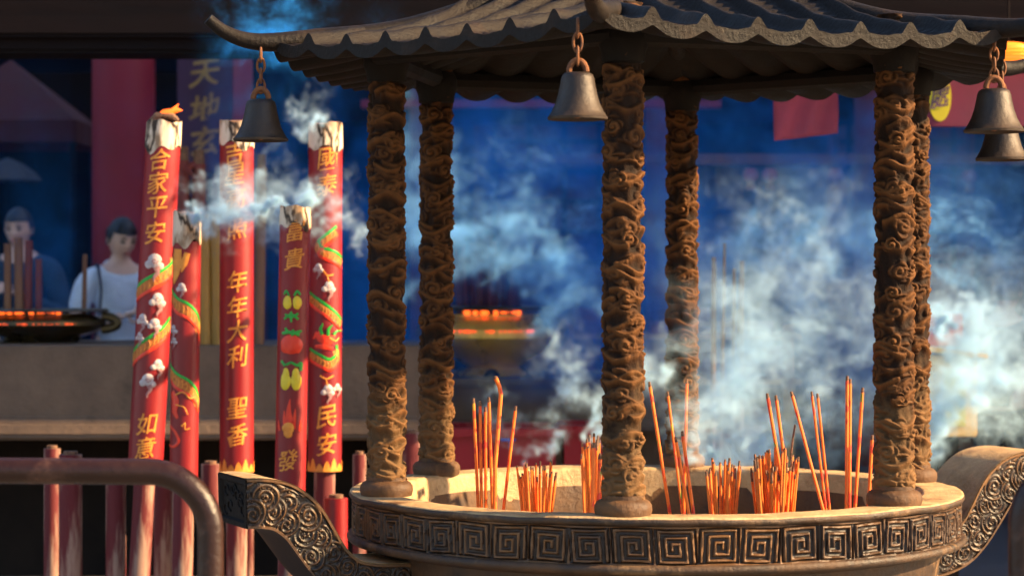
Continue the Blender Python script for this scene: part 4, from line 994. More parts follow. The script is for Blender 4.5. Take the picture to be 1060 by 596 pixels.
def cluster(u0, u1, vlo, vhi, n, d, label, group, r=.0042, fan=5, mk='thin'):
    n = int(n * 1.35); r = r * .86
    for k in range(n):
        f = (k + random.uniform(.1, .9)) / n; ub = u0 + (u1 - u0) * (.2 + .6 * f); ut = u0 + (u1 - u0) * f + random.uniform(-fan, fan) * .5
        v = vlo + (vhi - vlo) * (random.random() ** .8) * (.6 + .4 * math.sin(f * 3.1)); v = vlo + vhi - v if False else v
        incense(ub, ut, v, d + random.uniform(-.12, .12), r * random.uniform(.85, 1.1), label, group, mk, burnt=random.choice([.006, .010, .014, .03]))
cluster(536, 577, 496, 470, 22, 6.6, 'thin half burnt incense stick in the short bunch at left of the bowl', 'thin sticks in the left bunch', .0042)
cluster(601, 624, 478, 446, 18, 6.55, 'thin smoking incense stick in the bunch just left of the front column', 'thin sticks beside the front column')
for u0, u1, v1 in ((612, 615, 458), (618, 621, 470)): incense(u0, u1, v1, 6.35, .0062, 'short thick orange incense stick at the left side of the front column', LNG)
cluster(731, 766, 490, 470, 16, 6.5, 'thin incense stick in the low bunch between the two middle columns', 'thin sticks in the low middle bunch')
cluster(777, 828, 492, 460, 40, 6.45, 'thin charred incense stick in the dense bunch right of the middle', 'thin sticks in the dense right bunch', .0044, 4)
incense(818, 823, 440, 6.45, .0028, 'hair thin burnt incense stick curving above the dense bunch', LNG, 'char', bend=[(819, 470), (821, 452)])

# ------------------------------------------------------------------ people
def skin_mesh(joints, edges, root_, name, levels=2):
    """joints: {name: (pos, rx, ry)}"""
    ks = list(joints); me = bpy.data.meshes.new(name); me.from_pydata([joints[k][0] for k in ks], [(ks.index(a), ks.index(b)) for a, b in edges], [])
    o = bpy.data.objects.new(name, me); COL.objects.link(o)
    md = o.modifiers.new('s', 'SKIN'); md.use_smooth_shade = True
    for i, k in enumerate(ks):
        sv = me.skin_vertices[0].data[i]; sv.radius = (joints[k][1], joints[k][2]); sv.use_root = (k == root_)
    sd = o.modifiers.new('d', 'SUBSURF'); sd.levels = sd.render_levels = levels
    dg = bpy.context.evaluated_depsgraph_get(); m2 = bpy.data.meshes.new_from_object(o.evaluated_get(dg))
    bpy.data.objects.remove(o); bpy.data.meshes.remove(me); return m2
def remeshed(meshes, name, vox, mat, parent, smooth_it=2):
    bm = bmesh.new()
    for q in meshes: bm.from_mesh(q); 
    me = bpy.data.meshes.new(name); bm.to_mesh(me); bm.free()
    o = bpy.data.objects.new(name, me); COL.objects.link(o)
    r_ = o.modifiers.new('r', 'REMESH'); r_.mode = 'VOXEL'; r_.voxel_size = vox; r_.use_smooth_shade = True
    sm = o.modifiers.new('m', 'SMOOTH'); sm.factor = .5; sm.iterations = smooth_it
    dg = bpy.context.evaluated_depsgraph_get(); m2 = bpy.data.meshes.new_from_object(o.evaluated_get(dg)); m2.name = name
    bpy.data.objects.remove(o); bpy.data.meshes.remove(me)
    m2.materials.clear(); m2.materials.append(mat); m2.polygons.foreach_set('use_smooth', [True] * len(m2.polygons))
    q = bpy.data.objects.new(name, m2); COL.objects.link(q); q.parent = parent; return q
def mb_mesh(m):
    me = bpy.data.meshes.new('x'); me.from_pydata(m.v, [], m.f); return me
def head_mesh(c, rot, s=1.0):
    """head about 0.225 m tall facing -Y, turned by rot about its centre"""
    m = MB(); n, k = 32, 24; V = []; F = []
    for i in range(k + 1):
        t_ = math.pi * i / k
        for j in range(n):
            a = 2 * math.pi * j / n; x_, y_, z_ = .074 * math.sin(t_) * math.cos(a), .092 * math.sin(t_) * math.sin(a), .116 * math.cos(t_)
            if z_ < 0: f = 1 - .38 * (-z_ / .116) ** 1.5; x_ *= f; y_ = y_ * (f if y_ > 0 else .5 + .5 * f)
            if y_ < 0:
                y_ *= .93
                y_ -= .020 * math.exp(-(x_ / .012) ** 2 - ((z_ + .022) / .020) ** 2)              # nose
                y_ += .008 * (math.exp(-((x_ - .030) / .014) ** 2 - ((z_ - .006) / .012) ** 2) + math.exp(-((x_ + .030) / .014) ** 2 - ((z_ - .006) / .012) ** 2))   # eye sockets
                y_ -= .006 * math.exp(-(x_ / .022) ** 2 - ((z_ + .060) / .008) ** 2)             # lips
                y_ -= .010 * math.exp(-(x_ / .022) ** 2 - ((z_ + .098) / .016) ** 2)             # chin
            V.append((x_, y_, z_))
    for i in range(k):
        for j in range(n):
            l = (j + 1) % n; F.append((i * n + j, (i + 1) * n + j, (i + 1) * n + l, i * n + l))
    m.add(V, F)
    for sx in (-1, 1): m.ball((sx * .074, .008, -.004), (.010, .020, .030), 12)
    T = Matrix.Translation(c) @ rot.to_4x4() @ Matrix.Scale(s, 4)
    me = mb_mesh(m); me.transform(T); return me, T
def hand_meshes(wrist, d_, curl_to, palm_n):
    """palm plus five bent fingers, gripping; d_: finger direction, palm_n: palm normal (the side the fingers curl to)"""
    d_ = Vector(d_).normalized(); pn = Vector(palm_n); pn = (pn - d_ * pn.dot(d_)).normalized(); sd_ = d_.cross(pn)
    w_ = Vector(wrist); out = []
    J = {'w': (w_, .024, .020), 'p': (w_ + d_ * .045, .034, .016), 'k': (w_ + d_ * .085, .036, .014)}
    out.append(skin_mesh(J, [('w', 'p'), ('p', 'k')], 'w', 'palm', 1))
    for i, (off, L) in enumerate(((-.027, .060), (-.009, .068), (.009, .064), (.026, .052))):
        b = w_ + d_ * .075 + sd_ * off; a1 = b + d_ * (L * .38) + pn * (L * .12); a2 = a1 + d_ * (L * .12) + pn * (L * .36); a3 = a2 - d_ * (L * .22) + pn * (L * .16)
        out.append(skin_mesh({'b': (b, .0095, .0095), 'x': (a1, .0092, .0092), 'y': (a2, .0085, .0085), 'z': (a3, .0078, .0078)}, [('b', 'x'), ('x', 'y'), ('y', 'z')], 'b', 'finger', 1))
    b = w_ + d_ * .025 - sd_ * .026; t1 = b - sd_ * .022 + d_ * .026 + pn * .012; t2 = t1 + d_ * .020 + pn * .022 + sd_ * .006
    out.append(skin_mesh({'b': (b, .012, .012), 'x': (t1, .0105, .0105), 'y': (t2, .009, .009)}, [('b', 'x'), ('x', 'y')], 'b', 'thumb', 1)); return out
def person(label, base, face, hgt, top_mat, leg_mat, look=(0, 0), long_hair=True, hands=None, lean=0):
    """base: feet point; face: turn about Z (0 = facing the camera); hands: two world-ish local points in front of the chest, or None for arms down"""
    t = thing('person', label, 'person', base); k = hgt / 1.70
    def W(x_, y_, z_): return Vector((x_ * k, y_ * k, z_ * k))
    J = {'pelvis': (W(0, 0, .95), .150 * k, .105 * k), 'waist': (W(0, 0, 1.08), .125 * k, .095 * k), 'chest': (W(0, lean, 1.28), .155 * k, .105 * k), 'neckb': (W(0, lean, 1.43), .075 * k, .06 * k), 'neck': (W(0, lean - .012, 1.49), .048 * k, .05 * k), 'skull': (W(0, lean - .02, 1.56), .05 * k, .055 * k)}
    E_ = [('pelvis', 'waist'), ('waist', 'chest'), ('chest', 'neckb'), ('neckb', 'neck'), ('neck', 'skull')]
    hm = []
    for s_, nm in ((-1, 'l'), (1, 'r')):
        sh = W(s_ * .185, lean, 1.385)
        if hands: hd = Vector(hands[0 if s_ < 0 else 1]) * k; el = W(s_ * .27, lean - .02, 1.10)
        else: el = W(s_ * .235, lean + .01, 1.10); hd = W(s_ * .245, lean - .06, .86)
        wr = el.lerp(hd, .88); d_ = (hd - el).normalized()
        J['sh' + nm] = (sh, .062 * k, .060 * k); J['el' + nm] = (el, .043 * k, .043 * k); J['fa' + nm] = (el.lerp(wr, .3), .043 * k, .041 * k); J['wr' + nm] = (wr, .027 * k, .024 * k)
        E_ += [('neckb', 'sh' + nm), ('sh' + nm, 'el' + nm), ('el' + nm, 'fa' + nm), ('fa' + nm, 'wr' + nm)]
        hm += hand_meshes(wr, d_, None, (-s_, -.3, .2) if hands else (-s_, 0, 0))
        hp, kn, an = W(s_ * .095, 0, .88), W(s_ * .105, -.01, .49), W(s_ * .11, .02, .09)
        J['hp' + nm] = (hp, .095 * k, .095 * k); J['kn' + nm] = (kn, .060 * k, .062 * k); J['ca' + nm] = (kn.lerp(an, .3) + W(0, .015, 0), .057 * k, .060 * k); J['an' + nm] = (an, .038 * k, .042 * k); J['to' + nm] = (W(s_ * .125, -.13, .035), .042 * k, .028 * k)
        E_ += [('pelvis', 'hp' + nm), ('hp' + nm, 'kn' + nm), ('kn' + nm, 'ca' + nm), ('ca' + nm, 'an' + nm), ('an' + nm, 'to' + nm)]
    body = skin_mesh(J, E_, 'pelvis', 'body', 2)
    rot = Matrix.Rotation(look[1], 3, 'Z') @ Matrix.Rotation(look[0], 3, 'X'); hc = W(0, lean - .035, 1.60)
    hmsh, T = head_mesh(hc, rot, k)
    remeshed([body, hmsh] + hm, 'body', .0075, M['skin'], t, 2)
    # clothes: a thicker skin over the same skeleton
    def sub(keys, grow): return {q: (J[q][0], J[q][1] + grow, J[q][2] + grow) for q in keys}
    sl = {}
    keys = ['pelvis', 'waist', 'chest', 'neckb', 'shl', 'shr']; S = sub(keys, .014 * k); S['neckb'] = (J['neckb'][0] - W(0, 0, .015), .072 * k, .062 * k)
    es = [('pelvis', 'waist'), ('waist', 'chest'), ('chest', 'neckb'), ('neckb', 'shl'), ('neckb', 'shr')]
    for nm in 'lr':
        S['sv' + nm] = (J['sh' + nm][0].lerp(J['el' + nm][0], .72 if long_hair else .98), .062 * k, .062 * k); es.append(('sh' + nm, 'sv' + nm))
    if not long_hair:
        for nm in 'lr': S['cu' + nm] = (J['el' + nm][0].lerp(J['wr' + nm][0], .92), .040 * k, .040 * k); es.append(('sv' + nm, 'cu' + nm))
    remeshed([skin_mesh(S, es, 'waist', 'shirt', 2)], 'shirt', .010, top_mat, t, 3)
    keys = ['pelvis'] + [a + b for a in ('hp', 'kn', 'ca', 'an') for b in 'lr']; S = sub(keys, .012 * k); S['pelvis'] = (J['pelvis'][0], J['pelvis'][1] + .010 * k, J['pelvis'][2] + .010 * k)
    remeshed([skin_mesh(S, [(a, b) for a, b in E_ if a in S and b in S], 'pelvis', 'trousers', 2)], 'trousers', .010, leg_mat, t, 3)
    m = MB()
    for nm in 'lr':
        a = J['to' + nm][0]; m.tube([a + W(0, .19, .02), a + W(0, .10, .03), a + W(0, .02, .012), a + W(0, -.05, .002)], [.038 * k, .048 * k, .046 * k, .03 * k], 14)
    q = m.build('shoe', M['eye'], None); q.parent = t
    # hair, brows, eyes, mouth on the turned head
    m = MB(); n, kk = 30, 18; V = []; F = []
    for i in range(kk + 1):
        t_ = math.pi * .62 * i / kk
        for j in range(n):
            a = 2 * math.pi * j / n; g_ = 1.07 + .02 * math.sin(7 * a)
            z_ = .116 * math.cos(t_) * 1.07
            lim = .045 if math.sin(a) < -.25 else (-.02 if math.sin(a) < .2 else (-.075 if long_hair else -.05))
            z_ = max(z_, lim) if z_ < lim else z_
            t2_ = math.acos(max(-1, min(1, z_ / (.116 * 1.07))))
            V.append((.074 * g_ * math.sin(t2_) * math.cos(a) * 1.04, .092 * g_ * math.sin(t2_) * math.sin(a) + .004, z_))
    for i in range(kk):
        for j in range(n): l = (j + 1) % n; F.append((i * n + j, (i + 1) * n + j, (i + 1) * n + l, i * n + l))
    m.add(V, F)
    if long_hair: m.ball((0, .105, .01), (.045, .04, .045), 16)
    me = mb_mesh(m); me.transform(T); me.materials.append(M['hair']); me.polygons.foreach_set('use_smooth', [True] * len(me.polygons)); o = bpy.data.objects.new('hair', me); COL.objects.link(o); o.parent = t
    for sx in (-1, 1):
        m = MB(); m.ball((sx * .030, -.0785, .004), (.016, .007, .007), 12); me = mb_mesh(m); me.transform(T); me.materials.append(M['eye']); o = bpy.data.objects.new('eye', me); COL.objects.link(o); o.parent = t
        m = MB(); m.tube([(sx * .016, -.086, .022), (sx * .03, -.086, .027), (sx * .045, -.077, .022)], [.004, .0055, .003], 6); me = mb_mesh(m); me.transform(T); me.materials.append(M['hair']); o = bpy.data.objects.new('eyebrow', me); COL.objects.link(o); o.parent = t
    m = MB(); m.ball((0, -.083, -.060), (.024, .011, .008), 14); me = mb_mesh(m); me.transform(T); me.materials.append(M['lips']); o = bpy.data.objects.new('mouth', me); COL.objects.link(o); o.parent = t
    t.rotation_euler = (0, 0, face); return t
wb = Vector((X(124, 12.0), 12.0, .3))
w_ = person('woman in a pale blue polo shirt with a dark shoulder strap, head bowed, holding incense', wb, R(28), 1.64, M['shirt'], M['navy'], look=(R(16), R(8)), hands=((-.05, -.33, 1.20), (.05, -.33, 1.20)))
m = MB(); m.tube([(-.125, .03, 1.40), (-.135, -.06, 1.40), (-.14, -.125, 1.28), (-.15, -.12, 1.12), (-.165, -.05, .98)], .017, 10, flat=.35); q = m.build('shoulder_strap', M['strap'], None); q.parent = w_
m = MB(); m.tube([(.068 * math.cos(a), .01 + .062 * math.sin(a), 1.405 + .022 * math.sin(a)) for a in np.linspace(0, 2 * math.pi, 20, endpoint=False)], .016, 10, caps=False, closed=True); q = m.build('collar', M['shirt'], None); q.parent = w_
Rw = Matrix.Rotation(R(28), 3, 'Z'); hp = wb + Rw @ Vector((0, -.345, 1.155))
t = thing('joss_sticks', 'slim bunch of incense wrapped in violet paper in the hands of the woman', 'incense bundle', hp)
m = MB()
for k in range(7): m.tube([hp + Vector((.008 * math.cos(k), .008 * math.sin(k), -.14)), hp + Vector((.014 * math.cos(k) + .05, .014 * math.sin(k), .30))], .004, 6)
m.build('stick', M['banner'], t); MB().tube([hp + Vector((0.005, 0, -.05)), hp + Vector((.04, 0, .22))], [.016, .02], 12).build('wrapper', M['violet'], t)
person('man in dark blue with short black hair standing behind the far left incense pot', Vector((X(22, 13.2), 13.2, .3)), R(-12), 1.73, M['dkteal'], M['navy'], look=(R(6), R(4)), long_hair=False, hands=((-.06, -.30, 1.25), (.06, -.30, 1.25)))
person('person in dark navy clothes standing in the smoke beyond the right handle', Vector((X(1040, 12.6), 12.6, 0)), R(150), 1.66, M['navy'], M['navy'], look=(0, 0), long_hair=False)

# ------------------------------------------------------------------ smoke
def fft_noise(n, beta, seed, lo=1.0):
    rn = np.random.default_rng(seed); f = np.fft.fftfreq(n) * n
    kx, ky, kz = np.meshgrid(f, f, f[: n // 2 + 1], indexing='ij'); k = np.sqrt(kx ** 2 + ky ** 2 + kz ** 2); k[0, 0, 0] = 1
    amp = np.where(k >= lo, k ** (-beta / 2), 0) * np.exp(-(k / (n * .32)) ** 2); amp[0, 0, 0] = 0
    ph = np.exp(2j * np.pi * rn.random(k.shape)) * (rn.normal(size=k.shape)); x_ = np.fft.irfftn(amp * ph, s=(n, n, n), axes=(0, 1, 2))
    return (x_ / x_.std()).astype(np.float32)
NS = 64
def curl_noise(beta, seed):
    A = [fft_noise(NS, beta, seed + i) for i in range(3)]
    g_ = lambda a, ax: (np.roll(a, -1, ax) - np.roll(a, 1, ax))
    v = np.stack([g_(A[2], 1) - g_(A[1], 2), g_(A[0], 2) - g_(A[2], 0), g_(A[1], 0) - g_(A[0], 1)], -1); return (v / v.std()).astype(np.float32)
VEL = curl_noise(5.2, 100); SCAL = fft_noise(NS, 3.4, 200)
def samp(G, P):
    """trilinear periodic lookup; P in cells, shape (n, 3)"""
    i = np.floor(P).astype(np.int32); f = (P - i).astype(np.float32); out = 0
    for a in (0, 1):
        wx = f[:, 0] if a else 1 - f[:, 0]; ia = (i[:, 0] + a) % NS
        for b in (0, 1):
            wy = wx * (f[:, 1] if b else 1 - f[:, 1]); ib = (i[:, 1] + b) % NS
            for c_ in (0, 1):
                wz = wy * (f[:, 2] if c_ else 1 - f[:, 2]); ic = (i[:, 2] + c_) % NS
                g_ = G[ia, ib, ic]; out = out + (g_ * wz[:, None] if g_.ndim == 2 else g_ * wz)
    return out
def smoke_mat(name, col, dens, aniso=.15):
    m = bpy.data.materials.new(name); m.use_nodes = True; nt = m.node_tree; nt.nodes.remove(nt.nodes['Principled BSDF'])
    pv = nt.nodes.new('ShaderNodeVolumePrincipled'); nt.links.new(pv.outputs[0], nt.nodes['Material Output'].inputs['Volume'])
    pv.inputs['Color'].default_value = c3(col); pv.inputs['Density'].default_value = dens; pv.inputs['Anisotropy'].default_value = aniso; return m
def smoke(name, label, dens, lo, hi, mat):
    """a smoke cloud: density values on a voxel grid turned into a volume"""
    nx, ny, nz = dens.shape; me = bpy.data.meshes.new(name); me.vertices.add(dens.size)
    a = me.attributes.new('d', 'FLOAT', 'POINT'); a.data.foreach_set('value', dens.astype(np.float32).ravel(order='F'))
    o = bpy.data.objects.new(name, me); COL.objects.link(o); tag(o, label, 'smoke', kind='stuff')
    t = bpy.data.node_groups.new(name, 'GeometryNodeTree'); t.interface.new_socket('Geometry', in_out='INPUT', socket_type='NodeSocketGeometry'); t.interface.new_socket('Geometry', in_out='OUTPUT', socket_type='NodeSocketGeometry')
    N, L = t.nodes, t.links; gi, go = N.new('NodeGroupInput'), N.new('NodeGroupOutput'); vc = N.new('GeometryNodeVolumeCube')
    vc.inputs['Min'].default_value = lo; vc.inputs['Max'].default_value = hi
    for q, nn in zip('XYZ', dens.shape): vc.inputs['Resolution ' + q].default_value = nn
    v = N.new('GeometryNodeInputPosition').outputs[0]
    for op, val in (('SUBTRACT', lo), ('DIVIDE', [(hi[i] - lo[i]) / (dens.shape[i] - 1) for i in range(3)]), ('ADD', (.5, .5, .5)), ('FLOOR', None)):
        q = N.new('ShaderNodeVectorMath'); q.operation = op; L.new(v, q.inputs[0]); v = q.outputs[0]
        if val is not None: q.inputs[1].default_value = val
    q = N.new('ShaderNodeVectorMath'); q.operation = 'DOT_PRODUCT'; L.new(v, q.inputs[0]); q.inputs[1].default_value = (1, nx, nx * ny)
    si = N.new('GeometryNodeSampleIndex'); si.data_type = 'FLOAT'; si.domain = 'POINT'; si.clamp = True
    na = N.new('GeometryNodeInputNamedAttribute'); na.data_type = 'FLOAT'; na.inputs['Name'].default_value = 'd'
    L.new(gi.outputs[0], si.inputs['Geometry']); L.new(na.outputs['Attribute'], si.inputs['Value']); L.new(q.outputs['Value'], si.inputs['Index']); L.new(si.outputs['Value'], vc.inputs['Density'])
    sm = N.new('GeometryNodeSetMaterial'); sm.inputs['Material'].default_value = mat; L.new(vc.outputs[0], sm.inputs[0]); L.new(sm.outputs[0], go.inputs[0])
    o.modifiers.new('smoke', 'NODES').node_group = t; me.materials.append(mat); return o
def bulk(name, label, lo, hi, vox, mat, env, size=.5, seed=0, thr=-.2, gain=.8, warp=.16, rise=1.0, fine=.5, fil=.75):
    """billowing smoke: fractal noise folded several times by a swirling flow; env(X, Y, Z) shapes the cloud"""
    n = [max(8, int(round((hi[i] - lo[i]) / vox))) for i in range(3)]
    ax = [np.linspace(lo[i], hi[i], n[i], dtype=np.float32) for i in range(3)]
    Xg, Yg, Zg = np.meshgrid(*ax, indexing='ij'); P0 = np.stack([Xg.ravel(), Yg.ravel(), Zg.ravel()], -1)
    c = NS / (size * 4); o_ = np.array([13.1, 7.7, 3.3]) * (seed + 1); P = P0.copy()
    for k, (s_, w_) in enumerate(((1., 1.), (1., .7), (2.1, .42), (2.1, .3), (4.3, .16))): P = P + (warp * w_) * size * samp(VEL, P * (c * s_ / 1.6) + o_ + k * 5.3)
    P[:, 2] *= .75 * rise
    d_ = samp(SCAL, P * c + o_) + fine * samp(SCAL, P * c * 3.1 + o_ * 2)
    d_ = np.clip(d_ - thr, 0, None) ** 1.3 * gain
    if fil: n1 = samp(SCAL, P * c * 1.7 + o_ * 3 + 11); n2 = samp(SCAL, P * c * 3.7 + o_ * 4 + 5); d_ = d_ * ((1 - fil) + fil * (2.2 * np.exp(-(n1 / .28) ** 2) + 1.3 * np.exp(-(n2 / .30) ** 2)))
    e = env(P0[:, 0], P0[:, 1], P0[:, 2])
    f = 1.0
    for i in range(3): q = (P0[:, i] - lo[i]) / (hi[i] - lo[i]); f = f * smooth01(np.minimum(q, 1 - q) / .12)
    return smoke(name, label, (d_ * e * f).reshape(n), lo, hi, mat)
def plume(name, label, srcs, lo, hi, vox, mat, N=90000, T=70, wind=(-.2, 0, .6), turb=.35, size=.4, seed=0, dt=.03, fade=.6, amount=1.0, r0=.004):
    """thin wisps: smoke parcels let go from each source and carried by wind and swirling air"""
    rn = np.random.default_rng(seed); P = np.zeros((N, 3)); age = np.zeros(N); born = rn.random(N) * T
    si = rn.integers(0, len(srcs), N); S = np.array(srcs)[si]; d_ = rn.normal(size=(N, 3)) * r0; P = S[:, :3] + d_
    c = NS / (size * 4); o_ = np.array([5.1, 2.7, 9.3]) * (seed + 1)
    for k in range(T):
        a = born <= k; Q = P[a]
        ag = (k - born[a])[:, None] * dt
        v = np.array(wind) + turb * (np.minimum(1, .25 + ag * 1.5)) * (samp(VEL, Q * c + o_ + k * .09) + .55 * samp(VEL, Q * c * 2.3 + o_ + k * .16))
        P[a] = Q + v * dt + rn.normal(size=Q.shape) * .0006; age[a] += dt
    n = [int(round((hi[i] - lo[i]) / vox)) for i in range(3)]; lo_ = np.array(lo); hi_ = np.array(hi)
    I = np.floor((P - lo_) / (hi_ - lo_) * np.array(n)).astype(int); ok = np.all((I >= 1) & (I < np.array(n) - 1), 1)
    w_ = np.exp(-age / fade) if fade else np.ones(N)
    e = 1.0
    for i in range(3): q = (P[:, i] - lo_[i]) / (hi_[i] - lo_[i]); e = e * smooth01(np.minimum(q, 1 - q) / .10)
    w_ = w_ * e
    D = np.bincount(np.ravel_multi_index(I[ok].T, n), weights=w_[ok], minlength=int(np.prod(n))).reshape(n)
    for ax in range(3): D = (np.roll(D, 1, ax) + 2 * D + np.roll(D, -1, ax)) / 4
    for ax in range(3): D = (np.roll(D, 1, ax) + 4 * D + np.roll(D, -1, ax)) / 6
    D = D / (np.percentile(D[D > 1e-6], 95) + 1e-9) * amount
    return smoke(name, label, D, lo, hi, mat)
def gauss(x, c, w): return np.exp(-((x - c) / w) ** 2)
BLUE = smoke_mat('blue_shade_smoke', (.04, .36, 1.0), 1.0)
SKYBLUE = smoke_mat('pale_blue_smoke', (.26, .60, 1.0), 1.0)
PALE = smoke_mat('pale_smoke', (.54, .79, 1.0), 1.0)
def uv(x, y, z): return 530 + x / y * FPX, 298 - (z - CAMZ) / y * FPX
def ribbons(name, label, paths, lo, hi, vox, mat, N=200000, amount=8, octs=((.34, .10), (.16, .07), (.07, .03)), steps=8, seed=0):
    """folding sheets of smoke: parcels laid along each path as thin ribbons, then rolled up by a swirling flow.
    paths: (list of (u, v, d), start width, end width, share)"""
    rn = np.random.default_rng(seed); sh = np.array([p[3] for p in paths], float); sh /= sh.sum(); Ps = []; Ws = []
    for (pts, w0, w1, _), f in zip(paths, sh):
        n = int(N * f); t_ = rn.random(n) ** 1.0; K = np.array([tuple(at(*q)) for q in pts]); tt = np.linspace(0, 1, len(K))
        g_ = np.linspace(0, 1, 200); C = np.stack([np.interp(g_, tt, K[:, i]) for i in range(3)], 1)
        for _ in range(60): C[1:-1] = (C[:-2] + 2 * C[1:-1] + C[2:]) / 4
        P = np.stack([np.interp(t_, g_, C[:, i]) for i in range(3)], 1); w_ = (w0 + (w1 - w0) * t_)[:, None]
        k = rn.integers(0, 4, n); E1 = rn.normal(size=(4, 3)); E1 /= np.linalg.norm(E1, axis=1)[:, None]; E2 = rn.normal(size=(4, 3)); E2 /= np.linalg.norm(E2, axis=1)[:, None]
        s_ = rn.uniform(-1, 1, n)[:, None]; off = (k - 1.5)[:, None] * .35
        P = P + w_ * (E1[k] * s_ + E2[k] * (.45 * np.sin(3.2 * s_ + k[:, None] * 2 + 9 * t_[:, None]) + off)) + rn.normal(size=(n, 3)) * .0012
        Ps.append(P); Ws.append(np.stack([.12 + t_, np.minimum(1, (1 - t_) / .35) * np.minimum(1, .3 + t_ * 4)], 1))
    P = np.concatenate(Ps); W = np.concatenate(Ws); tau = W[:, :1]; o_ = np.array([3.1, 8.7, 1.3]) * (seed + 1)
    for sc_, am in octs:
        c = NS / (sc_ * 4)
        for k in range(steps): P = P + samp(VEL, P * c + o_) * (am / steps) * np.minimum(1, tau * 1.6)
    n = [int(round((hi[i] - lo[i]) / vox)) for i in range(3)]; lo_ = np.array(lo); hi_ = np.array(hi)
    I = np.floor((P - lo_) / (hi_ - lo_) * np.array(n)).astype(int); ok = np.all((I >= 1) & (I < np.array(n) - 1), 1); w_ = W[:, 1].copy()
    for i in range(3): q = (P[:, i] - lo_[i]) / (hi_[i] - lo_[i]); w_ *= smooth01(np.minimum(q, 1 - q) / .10)
    D = np.bincount(np.ravel_multi_index(I[ok].T, n), weights=w_[ok], minlength=int(np.prod(n))).reshape(n)
    for ax in range(3): D = (np.roll(D, 1, ax) + 2 * D + np.roll(D, -1, ax)) / 4
    return smoke(name, label, D / (np.percentile(D[D > 1e-3], 95) + 1e-9) * amount, lo, hi, mat)

def env_hall(x, y, z):
    u, v = uv(x, y, z); e = .22 + 1.0 * gauss(u, 540, 150) + 1.0 * gauss(u, 880, 220) + .6 * gauss(u, 340, 80)
    e = e * np.where(u < 75, .9, np.where(u < 215, .30, 1)); e = e * (.35 + .65 * gauss(v, 220, 110)); return e * (1 - .92 * gauss(u, 505, 65) * gauss(v, 335, 65)) * (1 - .6 * gauss(u, 970, 60) * gauss(v, 100, 40))
HALLK = 1
bulk('hall_smoke', 'blue veil of incense smoke hanging in the dark hall', (X(-40, 10.6), 9.75, 1.0), (X(1130, 11.4), 11.6, 2.95), .028, BLUE, env_hall, size=.6, seed=1, thr=-.9, gain=.56, warp=.18, fil=.4)
def env_mid(x, y, z):
    u, v = uv(x, y, z); return 1.0 * gauss(u, 550, 55) * gauss(v, 190, 50) + .7 * gauss(u, 605, 35) * gauss(v, 265, 55) + .4 * gauss(u, 490, 50) * gauss(v, 200, 35)
bulk('rising_smoke', 'pale blue billow of smoke rising behind the left columns', (X(380, 9.4), 9.66, 1.35), (X(700, 9.8), 10.2, 2.53), .011, SKYBLUE, env_mid, size=.24, seed=4, thr=.0, gain=3.0, warp=.28, fine=.7, fil=.9)
ribbons('billow', 'folded white crest on the billow behind the left columns', [([(600, 320, 9.15), (580, 260, 9.15), (545, 200, 9.15), (520, 150, 9.15), (505, 125, 9.15)], .10, .22, 1.2), ([(530, 240, 9.15), (505, 215, 9.15), (480, 190, 9.15), (450, 150, 9.15)], .05, .16, .5), ([(430, 330, 9.15), (425, 240, 9.15), (415, 150, 9.15)], .04, .10, .3)],
        (X(380, 9.15), 8.9, 1.3), (X(680, 9.15), 9.34, 2.45), .0095, SKYBLUE, N=420000, amount=4.8, seed=31, octs=((.6, .16), (.3, .12), (.13, .06), (.06, .025)))
def env_right(x, y, z):
    u, v = uv(x, y, z); return 1.3 * gauss(u, 815, 75) * gauss(v, 405, 55) + 1.1 * gauss(u, 1010, 60) * gauss(v, 400, 75) + .4 * gauss(u, 900, 100) * gauss(v, 320, 60)
bulk('drifting_smoke', 'bright white bank of smoke drifting behind the right columns', (X(640, 9.1), 8.72, .75), (X(1110, 9.1), 9.28, 2.25), .011, PALE, env_right, size=.26, seed=7, thr=-.35, gain=1.6, warp=.28, fine=.7, fil=.75)
ribbons('white_billow', 'curling white crests over the smoke bank behind the right columns', [([(800, 480, 8.8), (810, 420, 8.8), (830, 370, 8.8), (850, 320, 8.8), (830, 260, 8.8)], .08, .24, 1.3), ([(760, 480, 8.8), (770, 420, 8.8), (780, 360, 8.8), (760, 300, 8.8)], .05, .16, .6), ([(960, 470, 8.8), (985, 400, 8.8), (1010, 340, 8.8), (1040, 300, 8.8)], .08, .2, 1.0), ([(980, 330, 8.8), (1010, 312, 8.8), (1060, 310, 8.8)], .02, .06, .35)],
        (X(680, 8.8), 8.55, .85), (X(1110, 8.8), 9.1, 2.1), .008, PALE, N=700000, amount=9.0, seed=33, octs=((.5, .15), (.25, .11), (.11, .05), (.05, .02)))
def env_upright(x, y, z):
    u, v = uv(x, y, z); return 1.0 * gauss(u, 830, 130) * gauss(v, 270, 60) + .9 * gauss(u, 1010, 70) * gauss(v, 260, 65)
bulk('upper_drift', 'loose blue drift of smoke above the white bank', (X(640, 9.5), 9.30, 1.1), (X(1110, 9.5), 9.9, 2.52), .013, SKYBLUE, env_upright, size=.3, seed=17, thr=-.25, gain=2.6, warp=.24, fine=.6)
def env_top(x, y, z):
    u, v = uv(x, y, z); return gauss(u, 275, 45) * gauss(v, 10, 60) + .5 * gauss(u, 350, 70) * gauss(v, 40, 25)
bulk('upper_smoke', 'blue puff of smoke rising past the dark eave', (X(195, 9.0), 8.75, 2.2), (X(430, 9.0), 9.25, 3.0), .011, BLUE, env_top, size=.2, seed=9, thr=.0, gain=3, warp=.25, fine=.6)
